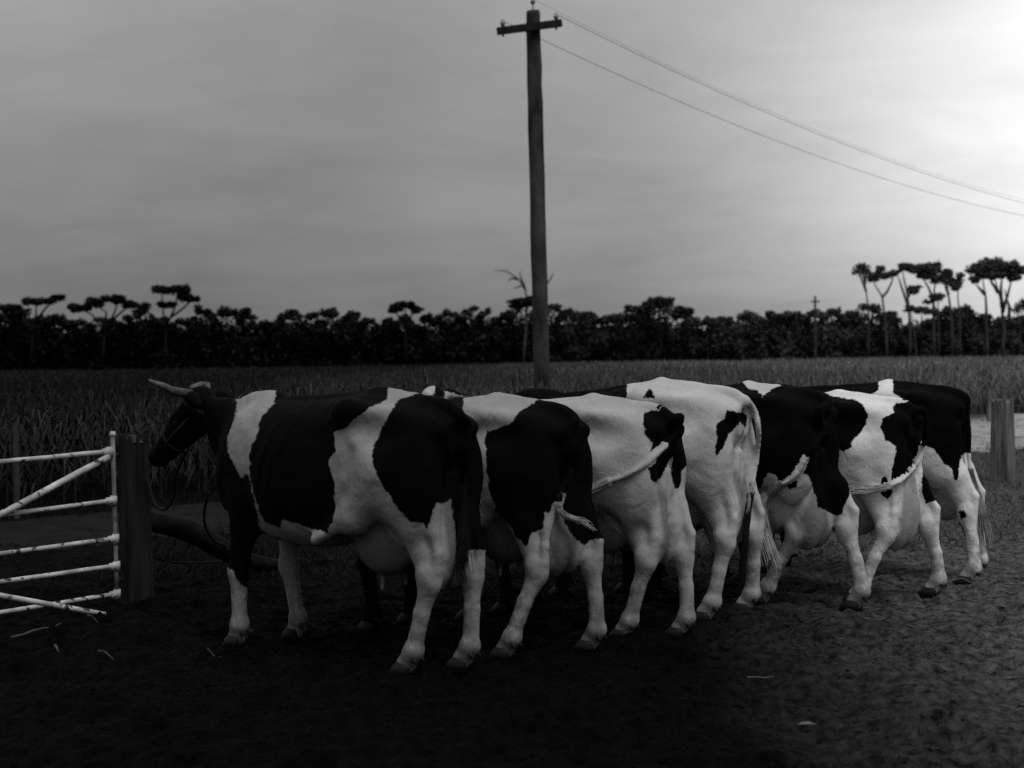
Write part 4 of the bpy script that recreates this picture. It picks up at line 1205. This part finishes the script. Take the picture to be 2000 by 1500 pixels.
cows = [  # in cows two to seven, outlines below the belly paint shade as black forelegs
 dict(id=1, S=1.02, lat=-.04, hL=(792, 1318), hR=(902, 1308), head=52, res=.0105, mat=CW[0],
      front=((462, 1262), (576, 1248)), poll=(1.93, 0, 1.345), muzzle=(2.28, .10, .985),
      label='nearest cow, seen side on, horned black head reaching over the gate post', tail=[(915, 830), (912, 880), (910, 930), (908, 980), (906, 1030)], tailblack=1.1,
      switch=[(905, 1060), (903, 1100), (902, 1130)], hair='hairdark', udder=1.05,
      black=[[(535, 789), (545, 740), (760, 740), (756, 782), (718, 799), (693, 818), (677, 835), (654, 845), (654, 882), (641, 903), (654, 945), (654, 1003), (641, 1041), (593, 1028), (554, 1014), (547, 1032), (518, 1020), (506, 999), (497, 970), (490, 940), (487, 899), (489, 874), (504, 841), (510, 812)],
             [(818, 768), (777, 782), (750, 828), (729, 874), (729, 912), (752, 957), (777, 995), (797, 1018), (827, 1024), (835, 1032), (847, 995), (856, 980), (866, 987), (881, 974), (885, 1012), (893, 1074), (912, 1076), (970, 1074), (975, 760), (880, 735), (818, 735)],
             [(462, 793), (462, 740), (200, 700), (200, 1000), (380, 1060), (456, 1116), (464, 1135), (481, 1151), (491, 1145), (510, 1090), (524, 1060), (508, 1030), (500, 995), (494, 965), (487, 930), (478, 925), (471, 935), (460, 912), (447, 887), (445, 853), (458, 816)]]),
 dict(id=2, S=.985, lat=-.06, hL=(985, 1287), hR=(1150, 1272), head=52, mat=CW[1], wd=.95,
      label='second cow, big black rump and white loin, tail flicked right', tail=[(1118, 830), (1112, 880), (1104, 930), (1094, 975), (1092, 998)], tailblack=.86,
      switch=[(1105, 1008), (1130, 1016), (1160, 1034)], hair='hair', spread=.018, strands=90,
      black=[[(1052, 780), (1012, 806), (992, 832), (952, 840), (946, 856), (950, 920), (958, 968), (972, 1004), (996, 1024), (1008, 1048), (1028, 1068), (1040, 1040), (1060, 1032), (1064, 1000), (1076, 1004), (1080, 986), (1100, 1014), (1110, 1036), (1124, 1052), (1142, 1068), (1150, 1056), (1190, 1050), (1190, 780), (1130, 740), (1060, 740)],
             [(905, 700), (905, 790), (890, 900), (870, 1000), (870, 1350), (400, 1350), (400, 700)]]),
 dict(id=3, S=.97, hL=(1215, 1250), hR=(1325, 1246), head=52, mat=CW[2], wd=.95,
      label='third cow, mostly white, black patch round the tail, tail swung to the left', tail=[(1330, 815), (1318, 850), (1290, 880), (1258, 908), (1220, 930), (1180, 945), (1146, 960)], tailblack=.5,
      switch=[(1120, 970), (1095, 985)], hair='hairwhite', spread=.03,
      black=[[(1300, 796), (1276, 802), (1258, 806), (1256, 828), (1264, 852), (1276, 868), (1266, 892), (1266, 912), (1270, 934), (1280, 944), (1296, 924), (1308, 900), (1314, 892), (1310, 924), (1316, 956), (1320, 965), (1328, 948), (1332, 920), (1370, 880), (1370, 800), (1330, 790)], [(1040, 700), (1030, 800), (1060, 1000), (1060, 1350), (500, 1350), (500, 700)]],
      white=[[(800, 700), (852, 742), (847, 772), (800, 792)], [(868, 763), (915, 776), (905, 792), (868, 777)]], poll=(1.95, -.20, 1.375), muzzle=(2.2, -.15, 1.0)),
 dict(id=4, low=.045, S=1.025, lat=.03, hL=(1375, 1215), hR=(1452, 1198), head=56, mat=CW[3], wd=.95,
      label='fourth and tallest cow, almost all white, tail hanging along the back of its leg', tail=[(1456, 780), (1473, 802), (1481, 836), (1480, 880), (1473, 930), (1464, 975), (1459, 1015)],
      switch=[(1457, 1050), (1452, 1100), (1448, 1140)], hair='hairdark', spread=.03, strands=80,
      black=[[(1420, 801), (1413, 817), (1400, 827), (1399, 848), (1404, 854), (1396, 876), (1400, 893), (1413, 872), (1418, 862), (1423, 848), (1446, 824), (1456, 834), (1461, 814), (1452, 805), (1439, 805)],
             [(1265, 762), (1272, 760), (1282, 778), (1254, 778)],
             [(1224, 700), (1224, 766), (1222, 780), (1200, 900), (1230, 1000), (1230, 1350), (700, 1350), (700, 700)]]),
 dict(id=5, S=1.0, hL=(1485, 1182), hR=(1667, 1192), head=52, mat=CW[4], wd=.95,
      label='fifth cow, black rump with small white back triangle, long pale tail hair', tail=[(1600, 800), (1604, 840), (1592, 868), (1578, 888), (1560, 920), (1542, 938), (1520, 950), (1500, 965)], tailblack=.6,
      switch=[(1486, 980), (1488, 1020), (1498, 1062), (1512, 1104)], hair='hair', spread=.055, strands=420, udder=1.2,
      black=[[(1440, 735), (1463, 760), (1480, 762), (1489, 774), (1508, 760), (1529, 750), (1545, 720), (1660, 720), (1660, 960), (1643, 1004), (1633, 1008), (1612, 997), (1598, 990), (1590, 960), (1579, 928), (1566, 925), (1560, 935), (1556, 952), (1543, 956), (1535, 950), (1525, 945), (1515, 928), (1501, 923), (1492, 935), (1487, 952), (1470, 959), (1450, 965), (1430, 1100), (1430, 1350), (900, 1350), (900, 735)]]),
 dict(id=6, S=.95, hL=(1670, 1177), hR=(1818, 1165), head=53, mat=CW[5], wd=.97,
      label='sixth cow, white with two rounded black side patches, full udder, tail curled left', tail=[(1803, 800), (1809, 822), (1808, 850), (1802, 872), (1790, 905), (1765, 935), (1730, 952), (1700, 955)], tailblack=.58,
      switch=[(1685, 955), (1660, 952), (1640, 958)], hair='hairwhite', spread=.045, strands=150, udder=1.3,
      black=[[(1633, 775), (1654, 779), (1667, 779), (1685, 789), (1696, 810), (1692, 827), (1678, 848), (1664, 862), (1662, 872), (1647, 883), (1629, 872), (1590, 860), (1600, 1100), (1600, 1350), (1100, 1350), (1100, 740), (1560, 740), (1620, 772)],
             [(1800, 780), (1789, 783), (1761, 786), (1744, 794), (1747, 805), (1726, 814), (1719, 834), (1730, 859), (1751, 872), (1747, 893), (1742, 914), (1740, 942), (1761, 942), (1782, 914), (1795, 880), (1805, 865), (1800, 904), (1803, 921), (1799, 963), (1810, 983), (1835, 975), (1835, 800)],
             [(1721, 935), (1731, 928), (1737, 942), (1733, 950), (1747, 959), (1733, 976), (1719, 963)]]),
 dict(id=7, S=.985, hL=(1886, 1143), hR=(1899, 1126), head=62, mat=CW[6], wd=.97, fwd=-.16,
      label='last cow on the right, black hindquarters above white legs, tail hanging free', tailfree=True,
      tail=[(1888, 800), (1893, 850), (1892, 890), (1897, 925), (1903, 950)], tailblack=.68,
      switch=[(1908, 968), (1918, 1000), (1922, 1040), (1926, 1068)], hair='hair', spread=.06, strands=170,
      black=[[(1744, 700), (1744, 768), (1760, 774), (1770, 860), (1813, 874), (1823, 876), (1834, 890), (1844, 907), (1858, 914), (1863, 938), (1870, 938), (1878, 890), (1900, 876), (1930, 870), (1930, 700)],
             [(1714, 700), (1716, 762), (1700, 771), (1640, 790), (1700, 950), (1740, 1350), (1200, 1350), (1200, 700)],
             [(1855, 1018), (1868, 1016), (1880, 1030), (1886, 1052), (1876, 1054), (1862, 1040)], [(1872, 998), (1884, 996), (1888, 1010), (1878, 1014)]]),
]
for sp_ in cows: build_cow(sp_)

# horns, halter and ropes of the first cow
c1_ = cows[0]['_']; fr_, S1, cow1 = c1_['fr'], c1_['S'], c1_['cow']
def horn(pts, rads):
    return MB().tube(pts, rads, 12, wob=.03, rng=random.Random(3)).build('horn', M['horn'], cow1, True)
def to_local(px, py, Y): return c1_['loc'](at(px, py, Y))
pollw = c1_['W'](fr_(0, 0, -.03)); py_ = pollw[1]
bl = fr_(-.01, .06, -.02); br = fr_(-.01, -.06, -.02)
horn([bl, to_local(335, 763, py_ - .12), to_local(318, 754, py_ - .18), to_local(302, 748, py_ - .20), to_local(292, 742, py_ - .18)], [.029, .025, .020, .014, .007])
horn([br, to_local(378, 758, py_ + .10), to_local(394, 753, py_ + .17), to_local(405, 752, py_ + .18), to_local(408, 761, py_ + .12)], [.029, .026, .024, .020, .012])
def loop(c, u, v, ru, rv, r, name, parent, n=20):
    P = [c + u * ru * math.cos(2 * math.pi * k / n) + v * rv * math.sin(2 * math.pi * k / n) for k in range(n + 1)]
    return MB().tube(P, r, 6, cap=False).build(name, M['strap'], parent, True)
E1 = fr_(1, 0, 0) - fr_(0, 0, 0); E1 /= np.linalg.norm(E1); E2 = fr_(0, 1, 0) - fr_(0, 0, 0); E2 /= np.linalg.norm(E2); E3 = np.cross(E1, E2)
halter = loop(fr_(.30, 0, -.085), E2, E3, .088, .092, .010, 'halter', cow1)
loop(fr_(.02, 0, -.10), E2, (E3 + .4 * E1) / 1.08, .118, .125, .013, 'neck_rope', halter)
for sd in (1, -1):
    MB().tube([fr_(.08, .112 * sd, -.11), fr_(.2, .105 * sd, -.10), fr_(.30, .088 * sd, -.09)], .009, 6).build('cheek_rope', M['strap'], halter, True)
# slack lead rope from the halter to the post, one hanging to the log, one low along the ground
def rope(pts, label, r=.009):
    P = np.array(pts); Q = []
    for i_ in range(len(P) - 1):
        p0, p1, p2, p3 = P[max(i_ - 1, 0)], P[i_], P[i_ + 1], P[min(i_ + 2, len(P) - 1)]
        for t in np.linspace(0, 1, 7)[:-1]:
            Q.append(.5 * ((2 * p1) + (-p0 + p2) * t + (2 * p0 - 5 * p1 + 4 * p2 - p3) * t * t + (-p0 + 3 * p1 - 3 * p2 + p3) * t ** 3))
    Q.append(P[-1]); o0 = Q[0].copy()
    return tag(MB().tube([q - o0 for q in Q], r, 7).build('tie_rope', M['rope'], None, True, loc=o0), label, 'rope')
nose = c1_['W'](fr_(.30, 0, -.18))
rope([nose, at(343, 930, 8.0), at(340, 970, 8.2), at(322, 995, 8.45), at(303, 985, 8.6), at(292, 950, 8.7), at(286, 935, 8.72)], 'slack dark lead rope looping from the horned cow\'s halter to the gate post')
rope([at(408, 960, 8.6), at(399, 1000, 8.75), at(402, 1030, 8.9), at(418, 1055, 9.1), at(440, 1066, 9.3)], 'dark rope end hanging in front of the first cow\'s chest onto the log')
rope([at(296, 1085, 8.8), at(320, 1094, 9.0), at(350, 1099, 9.25), at(400, 1098, 9.6), at(440, 1096, 9.8)], 'thin low rope leading away from the foot of the gate post', .007)
